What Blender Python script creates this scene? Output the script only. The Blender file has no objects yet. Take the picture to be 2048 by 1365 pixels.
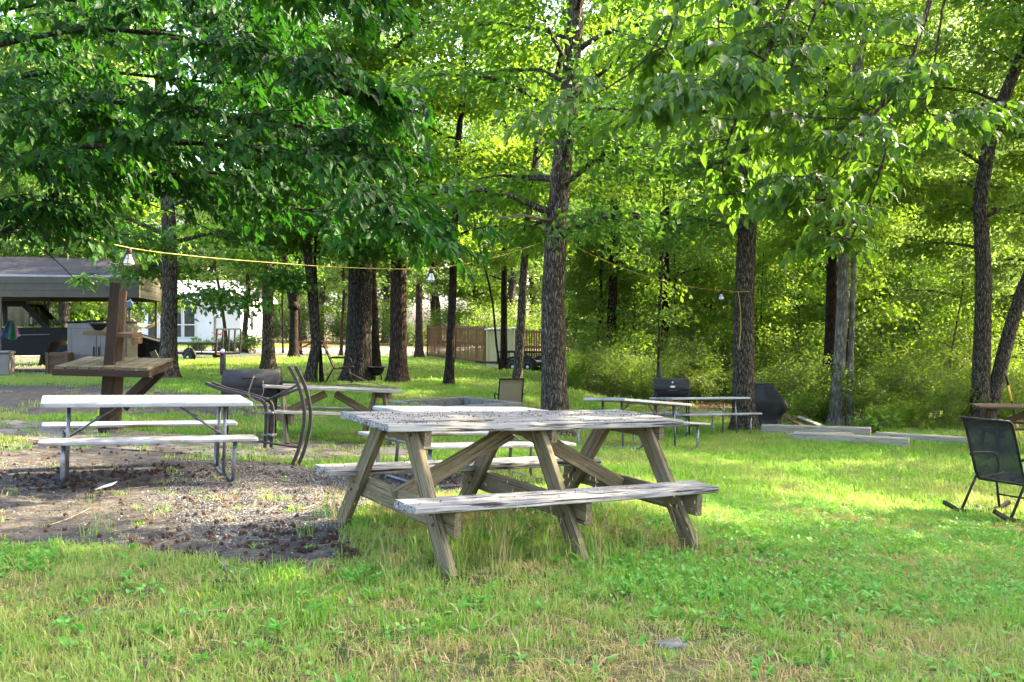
import bpy, math, random
import numpy as np
from mathutils import Vector, Matrix, Euler, noise as mnoise
random.seed(11)
SC = bpy.context.scene
COL = SC.collection
F, H, YH = 1900.0, 1.4, 650.0          # photo focal length in px, eye height, horizon row
R_ = math.radians
V = Vector

def at(px, py, s):                      # a photo pixel at s pixels per metre -> world point
    return V(((px - 1024) / s, F / s, H - (py - YH) / s))

# ------------------------------------------------------------------ terrain
GP = [(0,1365,510,.0),(1024,1365,510,0),(2048,1365,500,-.03),(-400,1365,510,0),(2500,1365,500,-.1),
      (1650,1150,330,-.1),(1960,1042,200,None),
      (215,868,145,None),(1108,868,120,None),(1488,862,98,None),(1600,887,120,None),(1818,893,120,None),
      (1520,868,105,None),(1930,882,110,None),(1668,850,85,None),(1975,852,95,None),(713,768,80,None),(337,757,90,None),
      (797,765,82,None),(902,772,85,None),(1040,773,85,None),(537,740,70,None),(587,715,50,None),(625,768,85,None),
      (1008,740,58,None),(1220,778,66,None),(1326,778,62,None),(20,745,75,None),(130,752,75,None),(860,715,40,None),
      (970,728,44,None),(1000,745,48,None),(380,721,42,None),(600,704,34,None),(440,686,33,None),(1000,688,22,-.3),
      (300,688,22,-.1),(1500,748,40,-.85),(1900,760,45,-.9),(2300,850,90,-.8),(2700,1000,200,-.7),(-500,1000,200,.05),
      (-600,760,80,.15),(-300,720,40,.2),(2200,760,30,-.9)]
def uv(x, y):
    r = np.clip(np.hypot(x, y), 3.5, 95.0)
    return np.clip(np.arctan2(x, np.maximum(y, .01)), -.75, .75) * 1.4, np.log(r)
_gx = np.array([(p[0]-1024)/p[2] for p in GP]); _gy = np.array([F/p[2] for p in GP])
_gz = np.array([H-(p[1]-YH)/p[2] if p[3] is None else p[3] for p in GP])
# the feet of the six picnic tables rest on the ground
for pos_,ypr_,lx_,fs_ in (((.0101,6.189,.0247),(32.62,1.68,2.46),(-.886,0,.886),.746),((-3.491,9.059,-.0394),(25.07,1.51,1.64),(-.72,.72),.6),((-.5005,9.917,-.2127),(31.69,.02,2.92),(-.72,.72),.6),
        ((1.93,14.55,-.5),(47,-2.5,6),(-.72,.72),.6),((3.618,18.224,-.7256),(24.23,-3.56,1.35),(-.72,.72),.6),((-2.583,13.32,-.2185),(25.65,-1.08,3.86),(-.72,.72),.68)):
    m_=Matrix.Translation(pos_)@Matrix.Rotation(R_(ypr_[0]),4,'Z')@Matrix.Rotation(R_(ypr_[1]),4,'X')@Matrix.Rotation(R_(ypr_[2]),4,'Y')
    for x_ in lx_:
        for s_ in (-1,1):
            q_=m_@V((x_,s_*fs_,0)); _gx=np.append(_gx,q_.x); _gy=np.append(_gy,q_.y); _gz=np.append(_gz,q_.z)
_gu, _gv = uv(_gx, _gy)
def _k(d2): return np.where(d2 > 1e-12, .5*d2*np.log(np.maximum(d2, 1e-12)), 0)
_n = len(_gx)
_A = np.zeros((_n+3, _n+3)); _D = (_gu[:,None]-_gu)**2+(_gv[:,None]-_gv)**2
_A[:_n,:_n] = _k(_D)+np.eye(_n)*.006; _P = np.c_[np.ones(_n), _gu, _gv]; _A[:_n,_n:] = _P; _A[_n:,:_n] = _P.T
_W = np.linalg.solve(_A, np.r_[_gz, 0, 0, 0])
def gz(x, y):
    x = np.asarray(x, float); y = np.asarray(y, float); sh = x.shape
    u, v = uv(x.ravel(), y.ravel())
    out = np.empty(u.size)
    for i in range(0, u.size, 20000):
        d2 = (u[i:i+20000,None]-_gu)**2+(v[i:i+20000,None]-_gv)**2
        out[i:i+20000] = _k(d2)@_W[:_n]+_W[_n]+_W[_n+1]*u[i:i+20000]+_W[_n+2]*v[i:i+20000]
    return out.reshape(sh)
def G(x, y): return float(gz(np.array([x]), np.array([y]))[0])
def on(px, s, dz=0):                    # ground point in the direction of a photo column
    x, y = (px-1024)/s, F/s
    return V((x, y, G(x, y)+dz))

# ------------------------------------------------------------------ mesh building
class MB:
    def __init__(s): s.v=[]; s.f=[]; s.m=[]; s.sm=[]; s.g=[]
    def add(s, vs, fs, mat=0, smooth=False, g=None):
        o = len(s.v); s.v += [tuple(v) for v in vs]
        s.g += [tuple(v) for v in (g if g is not None else vs)]
        for f in fs: s.f.append([i+o for i in f]); s.m.append(mat); s.sm.append(smooth)
        return s
    def board(s, p0, p1, w, t, up=(0,0,1), ch=.004, n=1, jit=0, mat=0, warp=0, taper=1):
        p0, p1 = V(p0), V(p1); ax = (p1-p0); L = ax.length; ax.normalize()
        up = V(up); up = (up-ax*up.dot(ax)).normalized(); sd = ax.cross(up)
        off = V((random.uniform(0,50), random.uniform(0,50), random.uniform(0,50)))
        prof = [(-w/2+ch,-t/2),(w/2-ch,-t/2),(w/2,-t/2+ch),(w/2,t/2-ch),(w/2-ch,t/2),(-w/2+ch,t/2),(-w/2,t/2-ch),(-w/2,-t/2+ch)]
        vs=[]; g=[]
        for i in range(n+1):
            k=i/n; q=p0.lerp(p1,k); bow=math.sin(k*math.pi)*warp; tp=1+(taper-1)*k
            for a,b in prof:
                ja=random.uniform(-jit,jit); jb=random.uniform(-jit,jit)*.5; je=random.uniform(-jit,jit)*2 if i in(0,n) else 0
                vs.append(q+sd*(a*tp+ja)+up*(b*tp+jb+bow)+ax*je); g.append(off+V((k*L,a,b)))
        fs=[]
        for i in range(n):
            for j in range(8):
                a=i*8+j; b=i*8+(j+1)%8; fs.append([a,b,b+8,a+8])
        fs.append(list(range(7,-1,-1))); fs.append([n*8+j for j in range(8)])
        return s.add(vs,fs,mat,False,g)
    def box(s, c, size, rot=0, mat=0, ch=.004):
        c=V(c); x=V((math.cos(rot),math.sin(rot),0))*size[0]/2
        return s.board(c-x, c+x, size[1], size[2], (0,0,1), ch, 1, 0, mat)
    def tube(s, pts, r, n=8, mat=0, lobes=0, sq=False):
        pts=[V(p) for p in pts]; m=len(pts)
        rs=[r]*m if not hasattr(r,'__len__') else r
        t=[(pts[min(i+1,m-1)]-pts[max(i-1,0)]).normalized() for i in range(m)]
        a=V((0,0,1)) if abs(t[0].z)<.9 else V((1,0,0))
        nx=(a-t[0]*a.dot(t[0])).normalized(); vs=[]
        for i in range(m):
            nx=(nx-t[i]*nx.dot(t[i])).normalized(); ny=t[i].cross(nx)
            for j in range(n):
                th=2*math.pi*j/n+(math.pi/4 if sq else 0); rr=rs[i]
                vs.append(pts[i]+nx*(math.cos(th)*rr)+ny*(math.sin(th)*rr))
        fs=[[i*n+j,i*n+(j+1)%n,(i+1)*n+(j+1)%n,(i+1)*n+j] for i in range(m-1) for j in range(n)]
        fs.append(list(range(n-1,-1,-1))); fs.append([(m-1)*n+j for j in range(n)])
        return s.add(vs,fs,mat,not sq)
    def lathe(s, prof, c=(0,0,0), ax=(0,0,1), n=20, mat=0, smooth=True):
        ax=V(ax).normalized(); a=V((1,0,0)) if abs(ax.x)<.9 else V((0,1,0))
        nx=(a-ax*a.dot(ax)).normalized(); ny=ax.cross(nx); c=V(c); vs=[]
        for r,z in prof:
            for j in range(n):
                th=2*math.pi*j/n; vs.append(c+ax*z+nx*(r*math.cos(th))+ny*(r*math.sin(th)))
        m=len(prof)
        fs=[[i*n+j,i*n+(j+1)%n,(i+1)*n+(j+1)%n,(i+1)*n+j] for i in range(m-1) for j in range(n)]
        if prof[0][0]>1e-4: fs.append(list(range(n-1,-1,-1)))
        if prof[-1][0]>1e-4: fs.append([(m-1)*n+j for j in range(n)])
        return s.add(vs,fs,mat,smooth)
    def extrude(s, poly, y0, y1, mat=0):   # poly in local x,z
        n=len(poly); vs=[(x,y0,z) for x,z in poly]+[(x,y1,z) for x,z in poly]
        fs=[[i,(i+1)%n,n+(i+1)%n,n+i] for i in range(n)]+[list(range(n-1,-1,-1)),list(range(n,2*n))]
        return s.add(vs,fs,mat)
    def build(s, name, mats, parent=None, M=None):
        me=bpy.data.meshes.new(name); me.from_pydata(s.v,[],s.f)
        for m in (mats if isinstance(mats,(list,tuple)) else [mats]): me.materials.append(m)
        me.polygons.foreach_set('material_index', s.m); me.polygons.foreach_set('use_smooth', s.sm)
        at_=me.attributes.new('grain','FLOAT_VECTOR','POINT'); at_.data.foreach_set('vector', np.array(s.g,dtype=np.float32).ravel())
        me.validate(); me.update()
        import bmesh
        bm=bmesh.new(); bm.from_mesh(me); bmesh.ops.recalc_face_normals(bm,faces=bm.faces); bm.to_mesh(me); bm.free()
        o=bpy.data.objects.new(name,me); COL.objects.link(o)
        if parent: o.parent=parent
        if M is not None: o.matrix_local=M
        return o

def mesh_np(name, VV, faces, mat, parent=None, smooth=False):
    me=bpy.data.meshes.new(name); VV=np.asarray(VV,dtype=np.float32)
    me.vertices.add(len(VV)); me.vertices.foreach_set('co',VV.ravel())
    tot=np.concatenate([f.ravel() for f in faces]).astype(np.int32)
    cnt=np.concatenate([np.full(len(f),f.shape[1]) for f in faces]).astype(np.int32)
    me.loops.add(len(tot)); me.loops.foreach_set('vertex_index',tot)
    me.polygons.add(len(cnt)); st=np.r_[0,np.cumsum(cnt)[:-1]].astype(np.int32)
    me.polygons.foreach_set('loop_start',st); me.polygons.foreach_set('loop_total',cnt)
    if smooth: me.polygons.foreach_set('use_smooth',np.ones(len(cnt),bool))
    me.update(calc_edges=True); me.materials.append(mat)
    o=bpy.data.objects.new(name,me)
    if parent!='none': COL.objects.link(o)
    if parent and parent!='none': o.parent=parent
    return o

def tag(o, label=None, cat=None, group=None, kind=None):
    if label: o['label']=label
    if cat: o['category']=cat
    if group: o['group']=group
    if kind: o['kind']=kind
    return o
def thing(name, label, cat, loc=(0,0,0), rz=0, group=None, M=None):
    o=bpy.data.objects.new(name,None); o.empty_display_size=.2; COL.objects.link(o)
    if M is not None: o.matrix_world=M
    else: o.location=loc; o.rotation_euler=(0,0,rz)
    return tag(o,label,cat,group)
def copy_tree(o, parent=None):
    c=o.copy(); COL.objects.link(c); c.parent=parent
    for ch in KIDS.get(o.name,[k for k in bpy.data.objects if k.parent==o]): copy_tree(ch,c)
    return c
KIDS={}
def pose(p, yaw=0, pitch=0, roll=0):
    return Matrix.Translation(p)@Matrix.Rotation(R_(yaw),4,'Z')@Matrix.Rotation(R_(pitch),4,'X')@Matrix.Rotation(R_(roll),4,'Y')

# ------------------------------------------------------------------ materials
class NT:
    def __init__(s,name):
        s.mat=bpy.data.materials.new(name); s.mat.use_nodes=True; s.t=s.mat.node_tree; s.t.nodes.clear()
        s.out=s.n('ShaderNodeOutputMaterial')
    def n(s,typ,**kw):
        nd=s.t.nodes.new(typ)
        for k,v in kw.items():
            if k.startswith('i_'):
                key=k[2:]; key=int(key) if key.isdigit() else key.replace('_',' ')
                if hasattr(v,'is_output'): s.t.links.new(v,nd.inputs[key])
                else: nd.inputs[key].default_value=v
            else: setattr(nd,k,v)
        return nd
    def ramp(s,fac,stops,interp='LINEAR'):
        r=s.n('ShaderNodeValToRGB'); cr=r.color_ramp; cr.interpolation=interp
        while len(cr.elements)<len(stops): cr.elements.new(.5)
        for e,(p,c) in zip(cr.elements,stops): e.position=p; e.color=(*c,1) if len(c)==3 else c
        s.t.links.new(fac,r.inputs[0]); return r.outputs[0]
    def noise(s,vec,scale,detail=5,rough=.6,dist=0):
        nd=s.n('ShaderNodeTexNoise',i_Scale=scale,i_Detail=detail,i_Roughness=rough,i_Distortion=dist)
        if vec is not None: s.t.links.new(vec,nd.inputs['Vector'])
        return nd.outputs['Fac']
    def vor(s,vec,scale,feature='F1',out='Distance'):
        nd=s.n('ShaderNodeTexVoronoi',feature=feature,i_Scale=scale)
        if vec is not None: s.t.links.new(vec,nd.inputs['Vector'])
        return nd.outputs[out]
    def mapv(s,vec,scale): return s.n('ShaderNodeMapping',i_Vector=vec,i_Scale=scale).outputs[0]
    def obj(s): return s.n('ShaderNodeTexCoord').outputs['Object']
    def pos(s): return s.n('ShaderNodeNewGeometry').outputs['Position']
    def attr(s,name,o='Vector'): return s.n('ShaderNodeAttribute',attribute_name=name).outputs[o]
    def mix(s,fac,a,b,bl='MIX'):
        nd=s.n('ShaderNodeMix',data_type='RGBA',blend_type=bl)
        for sock,v in ((nd.inputs[0],fac),(nd.inputs[6],a),(nd.inputs[7],b)):
            if hasattr(v,'is_output'): s.t.links.new(v,sock)
            else: sock.default_value=v if not isinstance(v,tuple) else ((*v,1) if len(v)==3 else v)
        return nd.outputs[2]
    def math(s,op,a,b=0,c=0):
        nd=s.n('ShaderNodeMath',operation=op)
        for i,v in enumerate((a,b,c)):
            if hasattr(v,'is_output'): s.t.links.new(v,nd.inputs[i])
            else: nd.inputs[i].default_value=v
        return nd.outputs[0]
    def bump(s,h,strength=.4,dist=.01): return s.n('ShaderNodeBump',i_Height=h,i_Strength=strength,i_Distance=dist).outputs[0]
    def bsdf(s,col,rough=.7,spec=.3,metal=0,normal=None,**kw):
        b=s.n('ShaderNodeBsdfPrincipled')
        for k,v in (('Base Color',col),('Roughness',rough),('Specular IOR Level',spec),('Metallic',metal),('Normal',normal)):
            if v is None: continue
            if hasattr(v,'is_output'): s.t.links.new(v,b.inputs[k])
            else: b.inputs[k].default_value=(*v,1) if isinstance(v,tuple) and len(v)==3 else v
        for k,v in kw.items(): b.inputs[k.replace('_',' ')].default_value=v
        return b.outputs[0]
    def done(s,sh): s.t.links.new(sh,s.out.inputs[0]); return s.mat

def m_plain(name,c1,c2,scale=6,rough=.6,spec=.3,metal=0,bump=.15,bs=60,dirt=None):
    t=NT(name); o=t.obj(); f=t.noise(o,scale,6,.65)
    col=t.ramp(f,[(.3,c1),(.7,c2)])
    if dirt: col=t.mix(t.ramp(t.noise(o,scale*.6,8,.75,.5),[(.47,(0,0,0)),(.66,(1,1,1))]),col,dirt)
    return t.done(t.bsdf(col,rough,spec,metal,t.bump(t.noise(o,bs,4,.6),bump,.004)))
def m_wood(name,a,b,crack,cs=.5,green=None,rough=.85):
    t=NT(name); g=t.attr('grain')
    lo=t.noise(t.mapv(g,(1.9,46,46)),1,6,.75,.3); hi=t.noise(t.mapv(g,(3,160,160)),1,4,.6)
    ring=t.noise(t.mapv(g,(.9,9,9)),1.3,2,.5,1.2)
    ringl=t.math('FRACT',t.math('MULTIPLY',ring,9.))
    f=t.math('ADD',t.math('MULTIPLY',lo,.7),t.math('MULTIPLY',hi,.3))
    col=t.ramp(f,[(.33,a),(.66,b)])
    col=t.mix(t.math('MULTIPLY',t.ramp(ringl,[(0,(1,1,1)),(.25,(0,0,0))]),.28),col,crack)
    cr=t.ramp(t.noise(t.mapv(g,(2.0,85,85)),1,4,.65,.2),[(cs-.06,(1,1,1)),(cs-.015,(0,0,0))])
    col=t.mix(cr,col,crack)
    if green: col=t.mix(t.ramp(t.noise(t.obj(),4,5,.6),[(.45,(0,0,0)),(.7,(.6,.6,.6))]),col,green)
    h=t.math('SUBTRACT',f,t.math('MULTIPLY',cr,.8))
    return t.done(t.bsdf(col,rough,.15,0,t.bump(h,.6,.006)))
def m_bark(name,dark,light,lichen,sc=1.0,lf=.62):
    t=NT(name); o=t.obj(); nz=t.noise(t.mapv(o,(14*sc,14*sc,3.2*sc)),1.2,7,.7,.6)
    wob=t.n('ShaderNodeTexNoise',i_Vector=o,i_Scale=7*sc,i_Detail=4).outputs['Color']
    ad=t.n('ShaderNodeMix',data_type='VECTOR',i_0=.075); t.t.links.new(o,ad.inputs[4]); t.t.links.new(wob,ad.inputs[5])
    m=t.mapv(ad.outputs[1],(15*sc,15*sc,2.3*sc)); v=t.vor(m,1.7,'DISTANCE_TO_EDGE')
    fine=t.noise(t.mapv(o,(60,60,16)),1,5,.7)
    r=t.math('ADD',t.math('ADD',t.math('MULTIPLY',t.ramp(v,[(0,(0,0,0)),(.4,(1,1,1))]),.42),t.math('MULTIPLY',nz,.55)),t.math('MULTIPLY',fine,.22))
    col=t.ramp(r,[(.42,dark),(.8,light)])
    col=t.mix(t.ramp(t.noise(o,5*sc,6,.7),[(lf-.07,(0,0,0)),(lf+.1,(.8,.8,.8))]),col,lichen)
    return t.done(t.bsdf(col,.9,.1,0,t.bump(r,1.0,.06)))
def m_leaf(name,cols,trans,tf=.45,rough=.45,spec=.35,patch=None):
    t=NT(name); isl=t.n('ShaderNodeNewGeometry').outputs['Random Per Island']
    k=len(cols); col=t.ramp(isl,[(i/(k-1),c) for i,c in enumerate(cols)])
    tc=trans
    if patch:
        pf=t.ramp(t.noise(t.pos(),patch[0],3,.55),[(patch[1]-.08,(0,0,0)),(patch[1]+.08,(1,1,1))])
        pf=t.math('MULTIPLY',pf,patch[3] if len(patch)>3 else .85); col=t.mix(pf,col,patch[2]); tc=t.mix(pf,(*trans,1),tuple(min(1,c*1.3) for c in patch[2]))
    b=t.bsdf(col,rough,spec)
    tr=t.n('ShaderNodeBsdfTranslucent')
    if hasattr(tc,'is_output'): t.t.links.new(tc,tr.inputs[0])
    else: tr.inputs[0].default_value=(*tc,1)
    mx=t.n('ShaderNodeMixShader'); mx.inputs[0].default_value=tf
    t.t.links.new(b,mx.inputs[1]); t.t.links.new(tr.outputs[0],mx.inputs[2])
    return t.done(mx.outputs[0])

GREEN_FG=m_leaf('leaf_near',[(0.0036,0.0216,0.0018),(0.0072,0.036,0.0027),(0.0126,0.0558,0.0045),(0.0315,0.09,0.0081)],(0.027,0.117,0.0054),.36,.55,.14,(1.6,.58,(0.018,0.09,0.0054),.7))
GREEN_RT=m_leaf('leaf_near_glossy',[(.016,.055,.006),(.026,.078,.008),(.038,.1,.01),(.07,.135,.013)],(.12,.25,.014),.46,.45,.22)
GREEN_MID=m_leaf('leaf_mid',[(.013,.055,.007),(.024,.085,.009),(.04,.115,.011),(.06,.14,.014)],(.15,.32,.018),.45,.5,.3)
GREEN_MAPLE=m_leaf('leaf_maple',[(0.03179,0.09988,0.009082),(0.04995,0.1316,0.01089),(0.07265,0.1589,0.01362),(0.09988,0.1726,0.01635)],(0.2543,0.4177,0.0227),.48,.5,.3)
GREEN_FAR=m_leaf('leaf_far',[(0.0369,0.0984,0.01804),(0.0615,0.1312,0.02296),(0.0902,0.164,0.02952),(0.1271,0.1927,0.0369)],(0.2214,0.3444,0.0615),.5,.55,.25)
GREEN_SHRUB=m_leaf('leaf_shrub',[(0.02494,0.07482,0.008729),(0.04365,0.106,0.01122),(0.06859,0.1372,0.01496),(0.1247,0.1372,0.03117)],(0.187,0.2868,0.02245),.46,.5,.3)
BROWN_LEAF=m_leaf('leaf_dry',[(.16,.09,.04),(.25,.15,.07),(.1,.055,.03),(.3,.22,.13)],(.2,.12,.05),.25,.7,.1)
BARK_OAK=m_bark('bark_oak',(.018,.015,.012),(.125,.108,.085),(.15,.145,.115),1.3,.7)
BARK_GREY=m_bark('bark_grey',(.024,.019,.013),(.2,.165,.122),(.23,.21,.165),1.35,.68)
BARK_DARK=m_bark('bark_dark',(0.01275,0.009562,0.007013),(0.05419,0.0408,0.02869),(0.0765,0.07331,0.04462),1.1,.68)
BARK_RED=m_bark('bark_reddish',(0.02294,0.0153,0.01147),(0.09946,0.06732,0.0459),(0.1071,0.09563,0.0612),1.0,.72)
BARK_PALE=m_bark('bark_pale',(0.09881,0.08399,0.06719),(0.2866,0.262,0.2175),(0.3754,0.3557,0.3063),.8,.58)
TWIG=m_plain('twig_bark',(.1,.075,.055),(.2,.165,.13),12,.85,.1)
W_TOP=m_wood('wood_table_bleached',(.17,.16,.138),(.335,.322,.29),(.028,.024,.02),.49)
W_LEG=m_wood('wood_leg_weathered',(.075,.058,.03),(.235,.185,.105),(.03,.022,.012),.44,(.085,.075,.025))
W_GREY=m_wood('wood_grey',(0.168,0.154,0.1295),(0.294,0.28,0.245),(0.049,0.042,0.035),.4)
W_DARK=m_wood('wood_dark_brown',(0.02048,0.01365,0.0091),(0.0546,0.03731,0.02503),(0.0091,0.00637,0.00455),.4)
W_BROWN=m_wood('wood_brown',(0.06825,0.042,0.02363),(0.1312,0.084,0.04725),(0.021,0.0147,0.00945),.4)
W_PLANK=m_wood('wood_plank_mossy',(0.07688,0.0615,0.0346),(0.1384,0.1115,0.06535),(0.01922,0.01538,0.00961),.38,(0.05382,0.05382,0.0173))
W_RED=m_wood('wood_redwood',(.26,.09,.045),(.4,.16,.08),(.08,.03,.02),.38)
W_FENCE=m_wood('wood_fence',(.1,.05,.026),(.2,.105,.055),(.03,.018,.012),.4)
W_TIMBER=m_wood('wood_timber',(0.2332,0.1989,0.1372),(0.3842,0.3362,0.2537),(0.06861,0.05489,0.03773),.42)
PLASTIC=m_plain('white_plastic',(0.2935,0.3014,0.3093),(0.3172,0.3212,0.3252),3,.42,.4,0,.08,300,(0.144,0.1305,0.099))
STEEL=m_plain('galvanised_tube',(0.15,0.1537,0.165),(0.255,0.2587,0.27),20,.42,.5,.75,.1,80,(0.09,0.075,0.06375))
BLACK=m_plain('black_metal',(.007,.007,.008),(.018,.017,.016),8,.6,.15,.1,.2,90,(.05,.04,.03))
CHARCOAL=m_plain('charcoal_metal',(0.018,0.0186,0.0198),(0.033,0.033,0.0336),7,.6,.2,.1,.25,60,(0.045,0.036,0.027))
RUST=m_plain('weathered_iron',(0.03656,0.03413,0.03218),(0.078,0.07069,0.06338),16,.7,.3,.35,.5,50,(0.06825,0.04144,0.02438))
RUBBER=m_plain('rubber',(.014,.014,.015),(.03,.03,.03),20,.85,.2)
RIM=m_plain('white_rim',(.55,.56,.57),(.7,.7,.7),10,.4,.4)
def m_sling(name,c1,c2,sc=260,al=0):
    t=NT(name); o=t.obj(); w=t.n('ShaderNodeTexChecker',i_Scale=sc); t.t.links.new(o,w.inputs[0])
    col=t.mix(t.noise(o,5,5,.6),c1,c2); col=t.mix(t.math('MULTIPLY',w.outputs[1],.3),col,(.01,.01,.01))
    sh=t.bsdf(col,.75,.2)
    if al:
        tp=t.n('ShaderNodeBsdfTransparent'); mx=t.n('ShaderNodeMixShader'); mx.inputs[0].default_value=al
        t.t.links.new(sh,mx.inputs[1]); t.t.links.new(tp.outputs[0],mx.inputs[2]); sh=mx.outputs[0]
    return t.done(sh)
SLING_BLK=m_sling('sling_black_mesh',(.018,.021,.027),(.04,.045,.054),260,.25)
SLING_TAN=m_sling('sling_tan',(.27,.22,.13),(.4,.33,.2))
ROOF=m_plain('painted_roof_metal',(0.2295,0.2199,0.2295),(0.3825,0.3633,0.3728),5,.5,.4,.1,.1,40,(0.2487,0.2105,0.1913))
TRIM=m_plain('tan_trim_metal',(0.055,0.04675,0.03025),(0.088,0.077,0.05225),5,.55,.35,.1,.1)
SIDING=m_plain('white_siding',(0.648,0.666,0.693),(0.72,0.72,0.72),2,.55,.3,0,.05)
CREAM=m_plain('cream_siding',(.46,.41,.23),(.58,.52,.31),3,.6,.3)
TAUPE=m_plain('taupe_resin',(0.1125,0.1013,0.08625),(0.1575,0.1425,0.1237),3,.55,.3,0,.2,120)
GLASS=m_plain('dark_glass',(.02,.025,.028),(.05,.055,.06),3,.08,.6,0,0)
CARPAINT=m_plain('dark_car_paint',(.004,.005,.004),(.007,.008,.007),3,.5,.2,0,.02)
BLOCK=m_plain('concrete_block',(0.12,0.114,0.102),(0.204,0.192,0.168),9,.95,.1,0,.5,90,(0.072,0.066,0.048))
TARP=m_plain('black_tarp',(.004,.004,.004),(.008,.008,.008),5,.4,.3,0,.9,9)
CORDM=m_plain('yellow_cord',(0.252,0.18,0.012),(0.33,0.24,0.021),10,.5,.4)
BULB=m_plain('frosted_bulb',(.72,.71,.62),(.8,.8,.74),10,.25,.5)
ROCK=m_plain('stone_grey',(0.085,0.08,0.075),(0.18,0.17,0.155),8,.9,.15,0,.6,30)
PAPER=m_plain('paper_white',(.75,.75,.73),(.8,.8,.8),5,.7,.2)
GUM=m_plain('seed_ball_brown',(.035,.018,.012),(.09,.05,.035),40,.9,.1)
CLOTH_B=m_plain('cloth_blue',(0.025,0.035,0.06),(0.06,0.08,0.11),9,.85,.1)
CLOTH_G=m_plain('cloth_green',(0.01,0.065,0.02),(0.025,0.11,0.035),14,.85,.1)
CLOTH_P=m_plain('cloth_pink',(0.15,0.05,0.065),(0.225,0.125,0.13),20,.85,.1)
CANVAS=m_plain('hammock_canvas',(.38,.29,.15),(.5,.4,.24),16,.85,.1)
REDF=m_plain('red_petal',(.6,.03,.03),(.7,.08,.06),10,.6,.2)
ORANGE=m_plain('yellow_grip',(.6,.34,.03),(.7,.42,.05),10,.5,.3)

# ------------------------------------------------------------------ sky, sun, camera
AZ, EL = R_(66), R_(37)
w=bpy.data.worlds.new('World'); SC.world=w; w.use_nodes=True
nt=w.node_tree; bg=nt.nodes['Background']; sky=nt.nodes.new('ShaderNodeTexSky'); sky.sky_type='NISHITA'; sky.sun_disc=False
sky.sun_elevation=EL; sky.sun_rotation=AZ; sky.air_density=.75; sky.dust_density=4.5; sky.ozone_density=.4
nt.links.new(sky.outputs[0],bg.inputs[0]); bg.inputs[1].default_value=.15
sl=bpy.data.lights.new('sun','SUN'); sl.energy=3.3; sl.angle=R_(.5); sl.color=(1,.86,.62)
so=bpy.data.objects.new('sun',sl); COL.objects.link(so)
so.rotation_euler=V((math.sin(AZ)*math.cos(EL),math.cos(AZ)*math.cos(EL),math.sin(EL))).to_track_quat('Z','Y').to_euler()
cam=bpy.data.cameras.new('camera'); cam.lens=F/2048*36; cam.sensor_width=36; cam.shift_y=-(682.5-YH)/2048; cam.clip_end=2000
co=bpy.data.objects.new('camera',cam); COL.objects.link(co); co.location=(0,0,H); co.rotation_euler=(R_(90),0,0); SC.camera=co
SC.view_settings.view_transform='Standard'; SC.view_settings.look='None'; SC.view_settings.exposure=3.55; SC.view_settings.gamma=1
cy=SC.cycles; cy.use_adaptive_sampling=False; cy.max_bounces=7; cy.diffuse_bounces=3; cy.glossy_bounces=2; cy.transmission_bounces=4; cy.transparent_max_bounces=6

# ------------------------------------------------------------------ ground
def inpoly(px,py,poly,soft):            # 1 inside, fading over soft px outside
    ins=np.zeros(px.shape,bool); dm=np.full(px.shape,1e9); n=len(poly)
    for i in range(n):
        x0,y0=poly[i]; x1,y1=poly[(i+1)%n]
        c=((y0>py)!=(y1>py)); xx=(x1-x0)*(py-y0)/((y1-y0) if y1!=y0 else 1e-9)+x0; ins^=(c&(px<xx))
        t=np.clip(((px-x0)*(x1-x0)+(py-y0)*(y1-y0))/max(1e-9,(x1-x0)**2+(y1-y0)**2),0,1)
        dm=np.minimum(dm,np.hypot((px-x0-t*(x1-x0)),(py-y0-t*(y1-y0))*1.6))
    return np.clip(.5+np.where(ins,dm,-dm)/(2*soft),0,1)
def proj(x,y):
    s=F/np.maximum(y,.5); return 1024+x*s, YH+(H-gz(x,y))*s
P_DIRT=[(-900,868),(180,880),(400,905),(640,925),(880,940),(1060,950),(1090,985),(900,1000),(760,1010),(700,1050),(720,1135),(560,1140),(420,1125),(200,1100),(0,1092),(-900,1085)]
P_GRAV=[(330,925),(640,930),(1060,945),(1080,980),(760,995),(690,1050),(420,1080),(300,1010)]
P_BARE2=[(-900,768),(240,768),(470,795),(540,838),(300,832),(-900,834)]
P_FLOOR=[(-900,690),(255,692),(275,742),(262,748),(-900,752)]
P_SLAB=[(-200,838),(120,842),(330,868),(560,880),(700,885),(860,890),(850,915),(660,925),(420,912),(250,900),(60,880),(-200,868)]
P_DRIVE=[(-900,690),(430,697),(800,696),(860,700),(1000,690),(840,714),(600,716),(430,716),(250,712),(-900,712)]
P_FOREST=[(1120,770),(1180,800),(1310,830),(1500,850),(1620,860),(1760,862),(1950,870),(2100,860),(3500,900),(3500,600),(1120,600)]
def masks(x,y):
    px,py=proj(x,y); front=y>1
    r_=[np.where(front,inpoly(px,py,p,sf),0) for p,sf in ((P_DIRT,46),(P_GRAV,20),(P_BARE2,8),(P_DRIVE,4),(P_FOREST,10))]
    r_[2]=np.maximum(r_[2],np.where(front,inpoly(px,py,P_FLOOR,3),0)); return r_
def gaxis(segs):
    out=[]
    for a,b,st in segs: out+=list(np.arange(a,b,st))
    return np.array(out)
xs=gaxis([(-160,-60,10),(-60,-20,2),(-20,-7,.5),(-7,7,.11),(7,20,.5),(20,60,2),(60,161,10)])
ys=gaxis([(-30,0,3),(0,3,.4),(3,13,.11),(13,26,.3),(26,60,1),(60,100,3),(100,300,15)])
X,Y=np.meshgrid(xs,ys); Z=gz(X,Y)
rngg=np.random.default_rng(3)
Z+= (rngg.normal(0,.006,Z.shape))*((np.abs(X)<7)&(Y<13)&(Y>3))
nx,ny=len(xs),len(ys); idx=np.arange(nx*ny).reshape(ny,nx)
t=NT('ground'); p=t.pos()
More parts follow.
